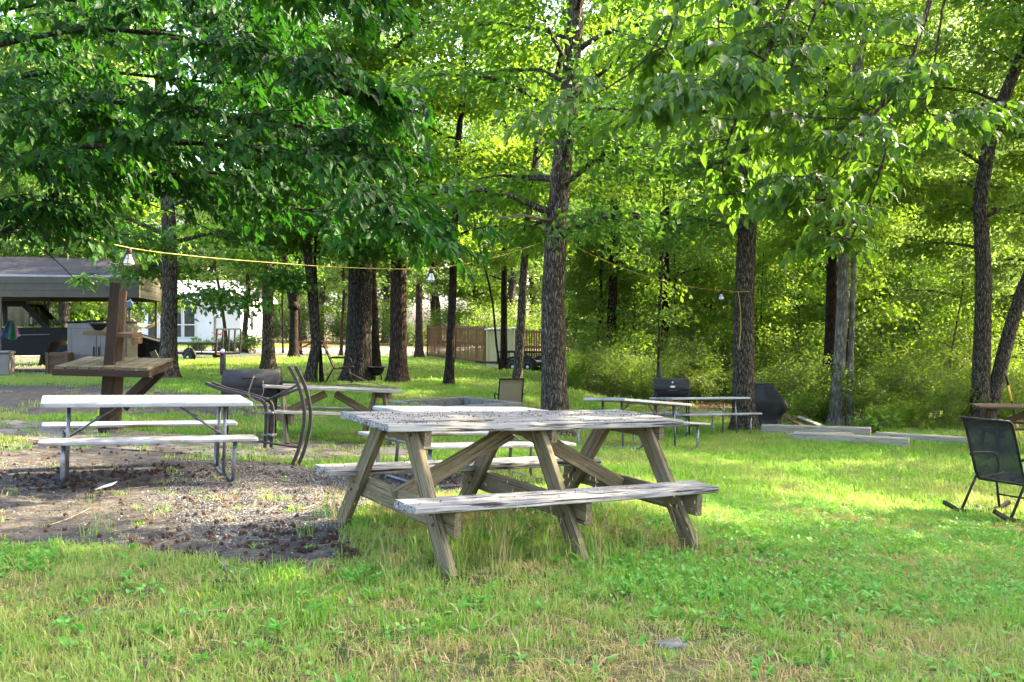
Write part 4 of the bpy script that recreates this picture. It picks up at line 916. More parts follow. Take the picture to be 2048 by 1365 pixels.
# covered grill
p=on(1520,97); cg=MB(); rng=np.random.default_rng(9); n=40; vs=[]; rows=13
for i in range(rows):
    k=i/(rows-1); z=.98*k; wx=.5-.12*max(0,k-.62)/.38*2.2-.02*(1-k); wy=.36-.08*k
    for j in range(n):
        th=2*math.pi*j/n; c,sn=math.cos(th),math.sin(th); e=.55
        x=wx*math.copysign(abs(c)**e,c); y=wy*math.copysign(abs(sn)**e,sn)
        f=1+.05*math.sin(th*9+k*3)*(1-k)+.16*mnoise.noise(V((c*1.6,sn*1.6,k*2.2)))+.08*mnoise.noise(V((c*5,sn*5,k*5)))+(.1*max(0,c) if .35<k<.68 else 0)-.08*(k<.3)*max(0,c)
        vs.append((x*f,y*f,z-(.04*math.sin(th*6+1)*(k<.1))))
fs=[[i*n+j,i*n+(j+1)%n,(i+1)*n+(j+1)%n,(i+1)*n+j] for i in range(rows-1) for j in range(n)]+[[(rows-1)*n+j for j in range(n)]]
cg.add(vs,fs,0,True); o=cg.build('covered_grill',TARP,None,pose(p,-6,0,0)); tag(o,'grill under a wrinkled black cover beside the cord-hung grey trunk','covered grill')
# fire bowl
p=on(753,80); fb=thing('fire_bowl','small black cast fire bowl on a stand right of the wide oak','fire bowl',p)
b=MB(); b.lathe([(.05,.16),(.12,.18),(.19,.3),(.2,.36),(.31,.37),(.31,.385),(.18,.385),(.15,.3),(0,.24)],n=22); b.build('bowl',BLACK,fb)
b=MB()
for k in range(3): a_=k*2.09+.4; b.tube([(.1*math.cos(a_),.1*math.sin(a_),.2),(.16*math.cos(a_),.16*math.sin(a_),0)],.015,6)
b.build('stand',BLACK,fb)
# block fire pit
fc=on(908,112); rot=R_(38); random.seed(4); proto=None; zf=fc.z-.1
def block():
    b=MB(); b.board((-.195,0,0),(.195,0,0),.19,.19,(0,0,1),.01,3,.002)
    return b.build('concrete_block',BLOCK)
Ms=[]
for cour in (0,1):
    for side in range(4):
        for k in range(4):
            l=-.6+.4*k+(.1 if cour else -.1); q=Matrix.Rotation(rot+side*math.pi/2,4,'Z')@V((l,-.8,0))
            Ms.append((q,rot+side*math.pi/2,cour))
for i,(q,r_,cour) in enumerate(Ms):
    if proto is None: proto=block(); o=proto
    else: o=proto.copy(); COL.objects.link(o)
    o.location=(fc.x+q.x,fc.y+q.y,zf+.1+cour*.196); o.rotation_euler=(0,0,r_+random.uniform(-.02,.02))
    tag(o,'grey concrete block in the '+('upper' if cour else 'lower')+' course of the square fire pit','concrete block','blocks of the square fire pit')

# ------------------------------------------------------------------ iron frame, timbers, planks, pole, bits
def strip(b,pts,dy,wd=.028,th=.05):
    for k in (0,1):
        pp=[p+V((.056*k,dy+.05*k,0)) for p in pts]
        b.tube(pp,.024,4,sq=True)
def smooth(pts,n=5):
    out=[]; P=[pts[0]]+pts+[pts[-1]]
    for i in range(1,len(P)-2):
        for k in range(n):
            t_=k/n; out.append(.5*((2*P[i])+(P[i+1]-P[i-1])*t_+(2*P[i-1]-5*P[i]+4*P[i+1]-P[i+2])*t_*t_+(3*P[i]-P[i-1]-3*P[i+1]+P[i+2])*t_**3))
    out.append(pts[-1]); return out
s=186; base=on(560,s); fr=thing('iron_frame','weathered iron frame of curved rails standing beside the white table end','iron frame',base)
W2=lambda lst: [at(a_,b_,s)-base for a_,b_ in lst]
b=MB(); strip(b,smooth(W2([(578,733),(588,752),(597,772),(605,800),(609,830),(606,862),(597,900),(585,930)])),0); b.build('curved_rail',RUST,fr)
b=MB(); strip(b,smooth(W2([(404,768),(428,778),(455,785),(482,792),(505,799),(518,804),(526,815),(527,840),(526,870),(524,899)])),.12); b.build('curved_rail',RUST,fr)
b=MB()
for A,B in (((522,806),(594,771)),((540,800),(598,778)),((486,883),(600,896))):
    P,Q=W2([A,B]); b.tube([P+V((0,.14,0)),Q],.012,8)
b.build('cross_rod',RUST,fr)
b=MB()
for A in ((528,828),(528,873)):
    b=MB(); P=W2([A])[0]; b.board(P+V((-.06,.14,0)),P+V((.09,.14,0)),.11,.02); b.lathe([(0,0),(.018,0),(.018,.03),(0,.03)],P+V((.07,.08,0)),(0,-1,0),8)
    b.build('clamp',STEEL,fr)
def timber(label,A,B,sA,sB,w_,h_,seed):
    random.seed(seed); P=on(A,sA); Q=on(B,sB); root=MB().board(P+V((0,0,h_/2-.03)),Q+V((0,0,h_/2-.03)),w_,h_,(0,0,1),.012,8,.005).build('landscape_timber',W_TIMBER)
    tag(root,label,'timber','landscape timbers on the grass')
timber('long pale timber on the grass just in front of the pale smooth trunk',1524,1742,104,108,.21,.22,1)
timber('nearest timber, with dark saw marks across its worn side',1588,1818,116,122,.2,.19,2)
timber('short dark ended timber lying against the back of the nearest timber',1580,1700,114,110,.18,.14,3)
timber('grey half sunk timber between the pale trunk and the black rocking chair',1752,1945,110,116,.2,.16,4)
for i,(A,B,sa,sb,lab) in enumerate((((1560,826),(1612,846),88,94,'weathered plank leaning down beside the covered grill'),((1596,834),(1650,846),90,92,'grey plank lying on the leaf litter beside the pale trunk'))):
    P,Q=at(*A,sa),at(*B,sb); P.z=max(P.z,G(P.x,P.y)+.05); Q.z=G(Q.x,Q.y)+.03
    o=MB().board(P,Q,.11,.03,(0,-.4,1),.004,4,.002).build('loose_plank',W_BROWN if i==0 else W_GREY); tag(o,lab,'plank')
po=thing('tool_pole','yellow and black tool pole leaning beside the brown picnic table','pole',on(2042,112))
P=V((0,.0,0)); Q=at(2012,752,112)-V(po.location)
for nm,k0,k1,mt,r in (('shaft',0,.33,ORANGE,.016),('grip',.33,.62,BLACK,.018),('shaft',.62,.86,ORANGE,.016),('head',.86,1,BLACK,.022)): MB().tube([P.lerp(Q,k0),P.lerp(Q,k1)],r,8).build(nm,mt,po)
b=MB(); b.add([(0,0,0),(.13,.02,.03),(.16,.1,.05),(.03,.09,.012),(0,0,.006),(.13,.02,.036),(.16,.1,.056),(.03,.09,.018)],[[0,1,2,3],[7,6,5,4],[0,4,5,1],[1,5,6,2],[2,6,7,3],[3,7,4,0]])
o=b.build('paper_scrap',PAPER,None,pose(on(190,232,.01),10)); tag(o,'crumpled scrap of white paper on the soil under the white table','paper')
b=MB(); random.seed(6); b.lathe([(0,-.02),(.06,-.02),(.08,.0),(.07,.012),(.03,.018),(0,.018)],n=11)
b.v=[(x*(1+random.uniform(-.15,.15)),y*(.7+random.uniform(-.1,.1)),z) for x,y,z in b.v]; o=b.build('flat_stone',ROCK,None,pose(on(1345,455,.0),15)); tag(o,'flat grey stone sunk in the near grass','stone')
def stick(name,label,pts,r,mat=None,cat='stick',grp=None):
    base=V(pts[0]); o=MB().tube([V(p)-base for p in smooth([V(p) for p in pts],4)],[r*(1-.6*i/((len(pts)-1)*4)) for i in range((len(pts)-1)*4+1)],6).build(name,mat or TWIG,None,Matrix.Translation(base)); tag(o,label,cat,grp); return o
def gp(px,py,s0,dz=.012):
    s=s0
    for _ in range(6): x,y=(px-1024)/s,F/s; s=max(20,(py-YH)/(H-G(x,y)))
    return V(((px-1024)/s,F/s,G((px-1024)/s,F/s)+dz))
stick('dead_stick','forked grey stick lying in the grass in front of the bare soil',[gp(445,1128,330),gp(452,1143,340),gp(475,1150,342),gp(498,1150,342)],.02)
stick('dead_stick','straight pale stick lying in the near grass, left of centre',[gp(365,1236,410),gp(430,1228,405),gp(515,1217,400)],.009)
stick('dead_stick','thin curved twig on the gravel under the weathered table end',[gp(530,1030,265),gp(560,1015,258),gp(600,1022,262),gp(640,1008,256)],.009)
stick('dead_stick','long thin twig on the bare soil below the white table',[gp(95,1056,290),gp(140,1040,280),gp(180,1020,268)],.008)
stick('dead_stick','bare root like stick under the right end of the weathered table',[gp(1185,1005,265,.15),gp(1205,1030,270,.06),gp(1218,1065,285)],.008)
stick('dead_stick','small dark bark chunk in the near grass below the forked stick',[gp(428,1172,360,.02),gp(450,1173,360,.03),gp(468,1172,360,.02)],.012,RUBBER)
TD=pose((-2.583,13.32,-.2185),25.65,-1.08,3.86)
stick('dead_stick','long crooked stick lying across the grey wooden table',[TD@V(p) for p in ((.1,.1,.775),(.35,.0,.8),(.6,-.05,.775),(.95,-.2,.79))],.012)
stick('dead_stick','thin stick poking up over the grey wooden table top',[TD@V(p) for p in ((.85,-.3,.77),(.5,-.1,.85),(.25,.05,.97))],.008)
stick('hanging_twig','thin pale forked twig drooping over the white table end onto the ground',[at(508,752,212),at(497,790,212),at(511,806,212),at(510,858,212),at(504,900,215),at(505,915,215),gp(525,950,215)],.006)
stick('hanging_twig','short pale twig caught against the iron frame above the white table',[at(526,762,212),at(526,788,212),at(512,806,212)],.005)

# ------------------------------------------------------------------ string of lights
cordpts=[at(-260,360,250),at(0,425,225),at(130,462,205),at(258,496,190),at(400,514,176),at(545,526,162),at(700,536,152),at(862,537,142),at(980,518,131),at(1082,486,122.5)]
cordp2=[at(1138,486,122.5),at(1200,518,118),at(1290,552,110),at(1380,574,104),at(1443,581,101),at(1466,583,99.5)]
cd=thing('light_cord','yellow cord strung from the left over the yard to the grey trunk','cord',cordpts[3])
for pts in (cordpts,cordp2): MB().tube([p-cordpts[3] for p in smooth(pts,4)],.0048,6).build('cord_run',CORDM,cd)
t1=at(1482,584,98); r13=.245
ring=[V((t1.x+r13*math.cos(q_),t1.y+.02+r13*math.sin(q_),t1.z+.003*q_)) for q_ in np.linspace(-3.4,.3,14)]
tl=[at(1476,583,100),at(1480,620,100),at(1481,660,100),at(1477,700,100)]
b=MB(); b.tube([p-cordpts[3] for p in ring],.009,6); b.tube([p+V((0,-.02,0))-cordpts[3] for p in smooth(tl,4)],.009,6); b.build('cord_tail',CORDM,cd)
def lamp(label,p,sc):
    r=thing('cage_lamp',label,'lamp',p,R_(15),'caged lamps on the yellow cord')
    MB().lathe([(0,0),(.022,0),(.026,-.02),(.03,-.05),(.024,-.065),(0,-.065)],n=14).build('socket',BLACK,r)
    MB().lathe([(0,-.06),(.02,-.065),(.03,-.09),(.05,-.145),(.047,-.16),(.03,-.172),(0,-.174)],n=18).build('bulb',BULB,r)
    b=MB()
    for k in range(8): a_=k*math.pi/4; c,sn=math.cos(a_),math.sin(a_); b.tube([(.025*c,.025*sn,-.05),(.045*c,.045*sn,-.09),(.085*c,.085*sn,-.15),(.092*c,.092*sn,-.235)],.0038,5)
    for rr,z in ((.055,-.105),(.087,-.16)): b.tube([(rr*math.cos(q_),rr*math.sin(q_),z) for q_ in np.linspace(0,2*math.pi,17)],.0028,5)
    b.build('cage',BLACK,r); r.scale=(sc,sc,sc); KIDS[r.name]=list(r.children); return r
lamp('largest caged lamp, hanging before the carport roof',cordpts[3],1.08)
lamp('caged lamp hanging over the lawn right of the wide oak',cordpts[7],1.08)
lamp('smallest caged lamp, hanging just left of the cord-hung trunk',cordp2[4],1.1)

# ------------------------------------------------------------------ near overhanging trees (trunks stand beside the frame)
def near_tree(name,label,trunk,r0,limbs,nper,sub,leafL,wr,leaf,bark,seed,droop,sub_len=(.45,1.1),tmin=.12):
    rng=np.random.default_rng(seed); base=trunk[0]; root=thing(name,label,'tree',base,0,'trees overhanging the lawn from beside the frame'); tb=MB()
    trunk_tube(tb,[p-base for p in trunk],r0,r0*.45,14)
    PP=[];DD=[];NN=[]
    for lp,r,dens in limbs:
        lp=smooth([p-base for p in lp],3); m=len(lp)
        tb.tube(lp,[r*.46*(1-.8*i/(m-1))+.004 for i in range(m)],8)
        for q in range(int(sub*dens)):
            tt=rng.uniform(tmin,1) if q>3 else 1.; sp=poly_at(lp,tt); k=min(int(tt*(m-1)),m-2); d=(lp[k+1]-lp[k]).normalized()
            az=math.atan2(d.y,d.x)+rng.choice([-1,1])*rng.uniform(.2,1.7); L=rng.uniform(*sub_len)*(1.1-.4*tt)
            sb=limb_pts(rng,sp,az,L,rng.uniform(-.1,.6),rng.uniform(-1.1,-.2),5,.22); tb.tube(sb,[.006,.0052,.0044,.0036,.0028,.0018],4)
            tw=[sb]
            for z in range(3):
                s2=poly_at(sb,rng.uniform(.15,.8)); t2=limb_pts(rng,s2,az+rng.choice([-1,1])*rng.uniform(.4,1.1),L*rng.uniform(.3,.55),.1,-.9,4,.2); tb.tube(t2,[.0035,.003,.0026,.002,.0012],3); tw.append(t2)
            for t_ in tw:
                ln=sum((t_[i+1]-t_[i]).length for i in range(len(t_)-1)); nlf=max(4,int(ln/nper)); 
                for i in range(nlf):
                    u=.12+.88*(i+rng.uniform(0,.6))/nlf; u=min(u,1); p=poly_at(t_,u); k2=min(int(u*(len(t_)-1)),len(t_)-2); dd=(t_[k2+1]-t_[k2]).normalized()
                    sd=V((-dd.y,dd.x,0)); sd=sd.normalized() if sd.length>.01 else V((1,0,0)); sg=1 if i%2 else -1
                    D=dd*.75+sd*sg*rng.uniform(.4,1.)+V((0,0,-droop*rng.uniform(.4,1.5)))+V(rng.normal(0,.18,3)); PP.append(p);DD.append(D); NN.append(V((0,0,1))+V(rng.normal(0,.35,3)))
    tb.build('trunk',bark,root)
    P=np.array(PP);n=len(P)
    vv,ff=leaf_arrays(P,np.array(DD),np.array(NN),leafL*rng.uniform(.62,1.2,n),wr,True,rng,.4)
    mesh_np('crown',vv,ff,leaf,root); print(label,n)
def L(lst,s): return [at(a,b,s if not isinstance(s,tuple) else s[0]+(s[1]-s[0])*i/(len(lst)-1)) for i,(a,b) in enumerate(lst)]
t0=on(-260,250); trunkL=[t0,t0+V((.05,0,2)),t0+V((-.05,.1,4)),t0+V((.1,.2,6.5)),t0+V((.1,.3,9))]
limbsL=[(L([(-240,560),(0,470),(80,410),(140,372),(200,345),(300,350),(420,345),(560,365),(680,340)],(250,235)),.055,.9),
 (L([(-240,300),(0,230),(150,200),(320,215),(500,240),(640,262),(760,330)],(262,275)),.045,1.5),
 (L([(-240,160),(0,90),(180,60),(360,75),(500,110),(600,130),(690,190)],(255,300)),.045,1.45),
 (L([(-240,400),(0,330),(120,300),(260,290),(450,290),(620,330),(730,400),(790,450)],(262,305)),.045,1.45),
 (L([(-200,0),(60,-60),(250,-70),(450,-50),(600,-40),(700,-20)],(260,330)),.045,1.15),
 (L([(-240,330),(0,320),(170,350),(400,400),(580,415),(700,440),(790,470)],(230,205)),.04,1.2),
 (L([(-240,180),(0,160),(160,140),(360,160),(600,180),(760,230)],(230,215)),.04,1.2),
 (L([(-240,260),(-60,240),(100,250),(260,280),(420,300),(560,300)],(235,225)),.04,1.2),
 (L([(-240,420),(-80,400),(0,410),(90,430)],(250,260)),.03,.6),
 (L([(-240,20),(0,20),(150,0),(330,20),(560,40)],(225,220)),.04,1.0),
 (L([(-240,-200),(0,-260),(300,-280),(600,-260)],(245,260)),.04,.7)]
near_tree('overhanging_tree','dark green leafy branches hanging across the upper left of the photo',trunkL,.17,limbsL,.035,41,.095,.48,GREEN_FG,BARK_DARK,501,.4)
t0=on(2560,262); trunkR=[t0,t0+V((-.05,0,2)),t0+V((.05,.1,4)),t0+V((-.1,.2,6.5)),t0+V((-.1,.3,9))]
limbsR=[(L([(2540,-150),(2250,-330),(2000,-260),(1880,-60),(1830,100),(1790,190),(1720,235),(1610,234)],(255,265)),.03,.75),
 (L([(2540,-200),(2200,-420),(1850,-350),(1650,-150),(1560,50),(1500,160),(1400,190),(1345,205)],(262,285)),.035,1.0),
 (L([(2540,-250),(2100,-450),(1700,-400),(1450,-200),(1370,-20),(1330,100)],(262,250)),.035,.7),
 (L([(1880,-60),(1830,100),(1750,230),(1680,330),(1640,400)],(258,268)),.02,.7),
 (L([(2000,-260),(1900,-40),(1870,120),(1850,210),(1880,240)],(256,248)),.018,.4),
 (L([(1830,100),(1790,190),(1765,330),(1725,430),(1700,480)],(256,244)),.016,.6),
 (L([(1650,-150),(1560,50),(1480,220),(1445,330),(1460,390)],(255,235)),.018,.6),
 (L([(1370,-20),(1290,120),(1180,195),(1110,225)],(252,240)),.01,.22),
 (L([(1850,-350),(1690,-150),(1640,0),(1600,100),(1560,180)],(258,275)),.025,.9),
 (L([(1700,-400),(1560,-250),(1480,-120),(1440,0),(1440,90)],(245,235)),.022,.7)]
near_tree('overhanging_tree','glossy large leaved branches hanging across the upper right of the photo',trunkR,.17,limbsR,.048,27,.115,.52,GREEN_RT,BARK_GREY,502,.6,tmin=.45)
# drooping leafy spray in front of the carport roof
p=at(60,440,150); b0=on(-200,150)
near_tree('overhanging_tree','small leaved spray drooping before the carport roof',[b0,b0+V((0,0,2)),b0+V((.1,0,3.5)),b0+V((.1,0,5))],.09,[(L([(-190,420),(-60,440),(40,470),(110,520),(150,560)],150),.018,.5),(L([(-190,360),(-40,390),(80,420),(190,470),(230,505)],150),.018,.6),(L([(-190,300),(0,330),(150,360),(330,420),(440,470),(500,500)],(148,120)),.025,1.1)],.05,20,.1,.6,GREEN_MID,BARK_DARK,503,.3,(.4,.9))

# ------------------------------------------------------------------ grass and ground cover
def scatter(name,P,protos,seed,smin,smax,tilt=.15,label=None,zs=None,kind='stuff'):
    rng=np.random.default_rng(seed); n=len(P); col=bpy.data.collections.new(name+'_sources')
    for i,o in enumerate(protos): o.name='%s_source_%02d'%(name,i); col.objects.link(o)
    me=bpy.data.meshes.new(name); me.vertices.add(n); me.vertices.foreach_set('co',np.asarray(P,np.float32).ravel())
    def at_(nm,ty,key,val): a=me.attributes.new(nm,ty,'POINT'); a.data.foreach_set(key,val)
    at_('rot','FLOAT_VECTOR','vector',np.c_[rng.normal(0,tilt,n),rng.normal(0,tilt,n),rng.uniform(0,6.283,n)].astype(np.float32).ravel())
    s=rng.uniform(smin,smax,n) if zs is None else zs*rng.uniform(smin,smax,n)
    at_('scl','FLOAT','value',s.astype(np.float32)); at_('idx','INT','value',rng.integers(0,len(protos),n).astype(np.int32))
    ng=bpy.data.node_groups.new(name,'GeometryNodeTree'); ng.interface.new_socket('Geometry',in_out='INPUT',socket_type='NodeSocketGeometry'); ng.interface.new_socket('Geometry',in_out='OUTPUT',socket_type='NodeSocketGeometry')
    N=ng.nodes; K=ng.links.new; gi=N.new('NodeGroupInput'); go_=N.new('NodeGroupOutput'); ip=N.new('GeometryNodeInstanceOnPoints'); ci=N.new('GeometryNodeCollectionInfo'); ci.inputs[0].default_value=col; ci.inputs['Separate Children'].default_value=True; ci.inputs['Reset Children'].default_value=True
    def na(nm,ty): a=N.new('GeometryNodeInputNamedAttribute'); a.data_type=ty; a.inputs[0].default_value=nm; return a.outputs[0]
    K(gi.outputs[0],ip.inputs['Points']); K(ci.outputs[0],ip.inputs['Instance']); ip.inputs['Pick Instance'].default_value=True
    K(na('idx','INT'),ip.inputs['Instance Index']); K(na('rot','FLOAT_VECTOR'),ip.inputs['Rotation']); K(na('scl','FLOAT'),ip.inputs['Scale']); K(ip.outputs[0],go_.inputs[0])
    o=bpy.data.objects.new(name,me); COL.objects.link(o); m=o.modifiers.new('scatter','NODES'); m.node_group=ng; o['kind']=kind
    print(name,n); return o
def blades(n,rad,h0,h1,wd,seed,mat,lean=.5,heads=None):
    rng=np.random.default_rng(seed); a=rng.uniform(0,6.283,n); r=rad*np.sqrt(rng.random(n)); B=np.c_[r*np.cos(a),r*np.sin(a),np.full(n,-.01)]
    d=rng.uniform(0,6.283,n); ln=np.abs(rng.normal(0,lean,n)); hh=rng.uniform(h0,h1,n)
    dr=np.c_[np.cos(d),np.sin(d),np.zeros(n)]; sd=np.c_[-np.sin(d),np.cos(d),np.zeros(n)]*wd/2*rng.uniform(.6,1.3,n)[:,None]; up=np.array([0,0,1.])
    m1=B+dr*(hh*ln*.2)[:,None]+up*(hh*.55)[:,None]; tp=B+dr*(hh*ln*.75)[:,None]+up*(hh*(1-.25*np.minimum(ln,1.6)))[:,None]
    v=np.stack([B-sd,B+sd,m1-sd*.8,m1+sd*.8,tp],1).reshape(-1,3); o=np.arange(n)[:,None]*5
    fs=[o+np.array([2,3,4]),o+np.array([0,1,3,2])]
    if heads:
        k=len(v); hn=int(n*heads); v=list(v); tr=[]
        for i in range(hn):
            t_=tp[i]; dd=(tp[i]-m1[i])/np.linalg.norm(tp[i]-m1[i]); L_=.03
            for q in range(3): 
                w_=np.array([math.cos(q*2.1),math.sin(q*2.1),0])*.0035; base=len(v); v+=[t_-dd*.004,t_+dd*L_*.4+w_,t_+dd*L_]; tr.append([base,base+1,base+2])
        v=np.array(v); fs[0]=np.r_[fs[0],np.array(tr)]
    return mesh_np('tuft',v,fs,mat,'none')
GR=m_leaf('grass_blade',[(.07,.2,.016),(.11,.26,.02),(.16,.3,.026),(.22,.33,.045),(.38,.33,.14)],(.22,.44,.03),.38,.5,.25,(.7,.53,(.32,.31,.09),.55))
GRY=m_leaf('grass_dry',[(.45,.31,.12),(.32,.28,.07),(.52,.39,.18),(.2,.24,.05)],(.4,.3,.1),.3,.6,.2)
WEED=m_leaf('broadleaf_weed',[(.06,.22,.025),(.1,.29,.035),(.15,.34,.05)],(.16,.42,.035),.35,.5,.25)
MOSS=m_leaf('moss_tip',[(.12,.15,.02),(.17,.19,.025),(.2,.17,.04)],(.2,.24,.03),.2,.8,.1)
rg=np.random.default_rng(21)
def fieldpts(n,d0,d1,ex=.36):
    n=int(n*(.54+ex)/.6)
    # uniform over the ground inside the view wedge and a little to each side of it
    u=np.sqrt(rg.uniform(d0*d0,d1*d1,n)); x=u*rg.uniform(-1,1,n)*(.54+ex); return x,u
def keep(x,y,dirtw=.992,gr=0):
    d,g,b,r,f=masks(x,y); nz=np.array([mnoise.noise(V((a*.9,c*.9,3.)))+.5*mnoise.noise(V((a*2.7,c*2.7,8.))) for a,c in zip(x,y)])
    p=1-dirtw*np.clip(d*1.9-.5+nz*.6*(d>.03)*(d<.93),0,1); p*=1-.97*b; p*=1-.93*r; p*=1-.75*f
    px,py=proj(x,y); p*=1-.9*inpoly(px,py,P_SLAB,4)
    return np.clip(p,0,1),nz,px,py
tufts=[blades(36,.085,.02,.065,.006,i,GR,.85) for i in range(6)]+[blades(26,.075,.04,.11,.0062,20+i,GR,.7) for i in range(3)]
x,y=fieldpts(24000,2.6,9.5); k,nz,px,py=keep(x,y); m=rg.random(len(x))<k*np.clip(.62+.85*nz,.1,1); x,y,nz=x[m],y[m],nz[m]
scatter('grass',np.c_[x,y,gz(x,y)],tufts,31,.75,1.3,.12,zs=np.clip(.8+.4*nz,.45,1.3))
x,y=fieldpts(22000,9.3,24); k,nz,px,py=keep(x,y); m=rg.random(len(x))<k; x,y=x[m],y[m]
scatter('lawn_grass',np.c_[x,y,gz(x,y)],[blades(44,.15,.025,.085,.008,40+i,GR,.8) for i in range(5)],32,.8,1.35,.1)
x,y=fieldpts(17000,23,62,.2); k,nz,px,py=keep(x,y); m=rg.random(len(x))<k; x,y=x[m],y[m]
scatter('meadow_grass',np.c_[x,y,gz(x,y)],[blades(40,.4,.03,.085,.022,50+i,GR,.8) for i in range(4)],33,.8,1.3,.08)
x,y=fieldpts(9500,2.6,9.5); k,nz,px,py=keep(x,y,.97); m=rg.random(len(x))<k*np.clip(.5-nz*1.3,.1,1); x,y=x[m],y[m]
scatter('dry_grass',np.c_[x,y,gz(x,y)],[blades(22,.09,.015,.06,.0042,60+i,GRY,1.3) for i in range(4)],34,.7,1.4,.1)
# tall seeding grass around and under the near table
P=[]
for (px_,py_,s_,n_,sd_) in ((905,1140,345,34,.16),(1155,1120,335,30,.2),(1060,1085,320,46,.36),(1250,1065,318,26,.3),(1390,1100,322,14,.12),(800,1085,310,16,.16),(680,1040,288,10,.12),(940,1180,360,12,.3),(1130,900,120,14,.5),(1490,875,98,14,.4),(200,1085,300,5,.1),(630,1100,320,7,.18),(1440,1000,235,10,.5),(770,1180,365,10,.3)):
    x0,y0=(px_-1024)/s_,F/s_
    for _ in range(int(n_*.72)): P.append((x0+rg.normal(0,sd_),y0+rg.normal(0,sd_*.8)))
P=np.array(P); scatter('tall_grass',np.c_[P,gz(P[:,0],P[:,1])],[blades(16,.055,.08,.25,.004,70+i,GR,.85) for i in range(3)]+[blades(7,.06,.2,.38,.0024,75+i,GRY,.5,1.) for i in range(2)],35,.7,1.2,.1)
# broadleaf weeds and clover
def rosette(n,L_,wr,seed,el=(.15,.9),mat=WEED,stem=0):
    rng=np.random.default_rng(seed); a=rng.uniform(0,6.283,n); e=rng.uniform(*el,n); D=np.c_[np.cos(a)*np.cos(e),np.sin(a)*np.cos(e),np.sin(e)]
    P0=np.c_[rng.normal(0,.02,(n,2)),rng.uniform(0,stem+.01,n)]+D*.01; N=np.c_[rng.normal(0,.25,(n,2)),np.ones(n)]
    v,f=leaf_arrays(P0,D,N,L_*rng.uniform(.6,1.2,n),wr,True,rng,.5); return mesh_np('rosette',v,f,mat,'none')
ros=[rosette(8,.045,.5,80+i) for i in range(3)]+[rosette(9,.028,.72,84+i,(.2,1.),WEED,.04) for i in range(4)]+[rosette(6,.075,.3,88+i,(.5,1.2)) for i in range(2)]
x,y=fieldpts(22000,2.6,9.5); k,nz,px,py=keep(x,y)
zone=np.maximum.reduce([inpoly(px,py,[(1150,1130),(1420,1000),(2100,980),(2100,1230),(1700,1260),(1300,1220),(1150,1180)],40),.9*inpoly(px,py,[(-50,1100),(110,1095),(110,1150),(-50,1170)],20),.7*inpoly(px,py,[(640,1130),(760,1130),(740,1170),(640,1170)],16),np.full(x.shape,.16)])
m=rg.random(len(x))<k*zone*np.clip(.7+.9*nz,.1,1); x,y=x[m],y[m]
scatter('broadleaf_weeds',np.c_[x,y,gz(x,y)],ros,36,.6,1.15,.15)
x,y=fieldpts(5200,4.2,8.5); px,py=proj(x,y); d,g,b_,r_,f_=masks(x,y); m=rg.random(len(x))<np.exp(-((d-.35)/.3)**2)*(px<1000); x,y=x[m],y[m]
scatter('moss',np.c_[x,y,gz(x,y)],[blades(60,.09,.008,.022,.005,95+i,MOSS,.9) for i in range(3)],37,.7,1.5,.05)
# gravel, seed balls, dry leaves, twigs
def stone(seed):
    rng=np.random.default_rng(seed); b=MB(); b.lathe([(.3,-.5),(.85,-.25),(1,.1),(.7,.45),(.2,.55)],n=6,smooth=False)
    v=np.array(b.v)*(1+rng.normal(0,.13,(len(b.v),3)))*np.array([1.2,.9,.6]); me=bpy.data.meshes.new('stone'); me.from_pydata(v.tolist(),[],b.f); me.materials.append(STONE); return bpy.data.objects.new('stone',me)
t=NT('gravel_stone'); rr=t.n('ShaderNodeObjectInfo').outputs['Random']; STONE=t.done(t.bsdf(t.ramp(rr,[(0,(.035,.031,.027)),(.5,(.085,.076,.066)),(.85,(.16,.15,.135)),(1,(.3,.29,.27))]),.9,.15))
x,y=fieldpts(110000,4.3,10); x=x[:]; d,g,b_,r_,f_=masks(x,y); m=rg.random(len(x))<np.clip(g*.9+d*.16,0,1); x,y=x[m],y[m]
scatter('gravel',np.c_[x,y,gz(x,y)+.002],[stone(i) for i in range(5)],38,.003,.0095,.6)
def ball(seed):
    rng=np.random.default_rng(seed); n=46; D=nrm(rng.normal(0,1,(n,3))); S=nrm(np.cross(D,rng.normal(0,1,(n,3))))*.32; T=nrm(np.cross(D,S))*.32
    v=np.stack([D*.7+S,D*.7-S*.5+T*.8,D*.7-S*.5-T*.8,D*1.15],1).reshape(-1,3); o=np.arange(n)[:,None]*4
    return mesh_np('ball',v,[np.r_[o+np.array([0,1,2]),o+np.array([0,1,3]),o+np.array([1,2,3]),o+np.array([2,0,3])]],GUM,'none')
P=[]
x,y=fieldpts(2600,4.2,14); d,g,b_,r_,f_=masks(x,y); m=rg.random(len(x))<.22*d+.015; P+=list(zip(x[m],y[m]))
for px_,py_,n_,sd_ in ((150,972,60,.18),(50,955,40,.25),(330,945,40,.3),(600,1085,70,.28),(430,1075,30,.25),(250,950,40,.2),(500,1000,14,.3),(880,960,50,.25),(100,890,30,.3),(430,905,40,.5),(700,1075,25,.2)):
    s_=(py_-YH)/(H); 
    for _ in range(4): x0,y0=(px_-1024)/s_,F/s_; s_=(py_-YH)/(H-G(x0,y0))
    for _ in range(n_): P.append((x0+rg.normal(0,sd_),y0+rg.normal(0,sd_)))
P=np.array(P); scatter('seed_balls',np.c_[P,gz(P[:,0],P[:,1])+.01],[ball(i) for i in range(2)],39,.012,.019,1.)
def flatleaf(seed):
    rng=np.random.default_rng(seed); v,f=leaf_arrays(np.zeros((1,3)),np.array([[1.,0,.1]]),np.array([[0,0,1.]]),np.array([1.]),.5,True,rng,.5); return mesh_np('leaf',v,f,BROWN_LEAF,'none')
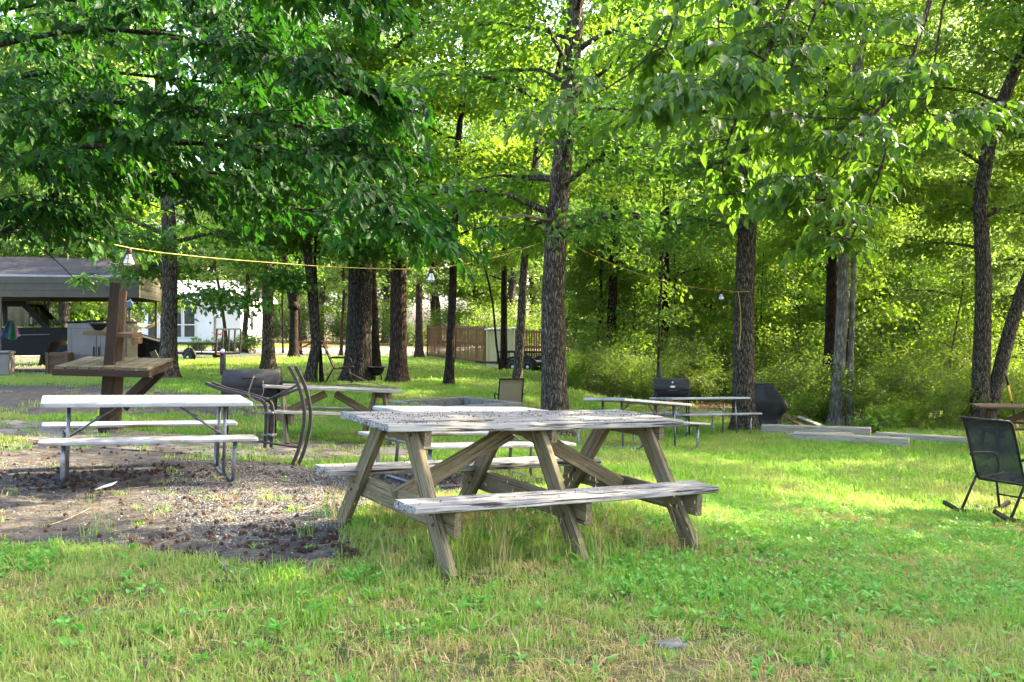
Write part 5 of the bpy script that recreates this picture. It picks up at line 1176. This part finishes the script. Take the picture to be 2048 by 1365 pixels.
x,y=fieldpts(2200,3.3,14); d,g,b_,r_,f_=masks(x,y); m=rg.random(len(x))<.4*d+.14+.5*f_; x,y=x[m],y[m]
x2,y2=fieldpts(6000,13,30); d2,g2,b2,r2,f2=masks(x2,y2); m=rg.random(len(x2))<f2+.12*b2; x=np.r_[x,x2[m]]; y=np.r_[y,y2[m]]
scatter('leaf_litter',np.c_[x,y,gz(x,y)+.008],[flatleaf(i) for i in range(4)],40,.03,.08,.35)
def twig(seed):
    rng=np.random.default_rng(seed); pts=[V((i*.2-.5,rng.normal(0,.04),rng.normal(0,.01))) for i in range(6)]; b=MB(); b.tube(pts,.012,4)
    if seed%2: b.tube([pts[2],pts[2]+V((.2,.16,.02))],.008,4)
    me=bpy.data.meshes.new('twig'); me.from_pydata(b.v,[],b.f); me.materials.append(TWIG); return bpy.data.objects.new('twig',me)
x,y=fieldpts(900,3.3,14); d,g,b_,r_,f_=masks(x,y); m=rg.random(len(x))<.35*d+.06; x,y=x[m],y[m]
scatter('twig_litter',np.c_[x,y,gz(x,y)+.006],[twig(i) for i in range(4)],41,.1,.34,.08)
# debris lying on the bleached table (crumbs of bark, seeds and leaf bits): one uncountable scatter
Mw=pose((.0101,6.189,.0247),32.62,1.68,2.46); P=[]
for _ in range(700):
    a_,b__=rg.uniform(-1.05,1.05),rg.normal(0,.2)
    if abs(b__)<.35: P.append(Mw@V((a_,b__,.7845)))
for _ in range(160):
    a_=rg.uniform(-1.05,1.05); sg=rg.choice([-1,1]); P.append(Mw@V((a_,sg*(.62+rg.normal(0,.05)),.3945)))
P=np.array(P); o=scatter('table_debris',P,[ball(7)]+[twig(8)]+[ball(9)],42,.003,.0085,.3)
o.data.attributes['scl'].data.foreach_set('value',np.where(np.array([a.value for a in o.data.attributes['idx'].data])==1,rg.uniform(.015,.07,len(P)),rg.uniform(.0015,.0042,len(P))).astype(np.float32))
# broad leafed weed by the timbers and plants near the back table
shrub('dark leafy creeper growing over the end of the long pale timber',on(1738,104),.55,.28,220,.13,350,GREEN_MID,None,5,'creeper')
shrub('small leafy plant growing at the right end of the grey wooden table',on(815,122),.55,.4,600,.1,351,GREEN_MAPLE,None,6,'leafy_plant')
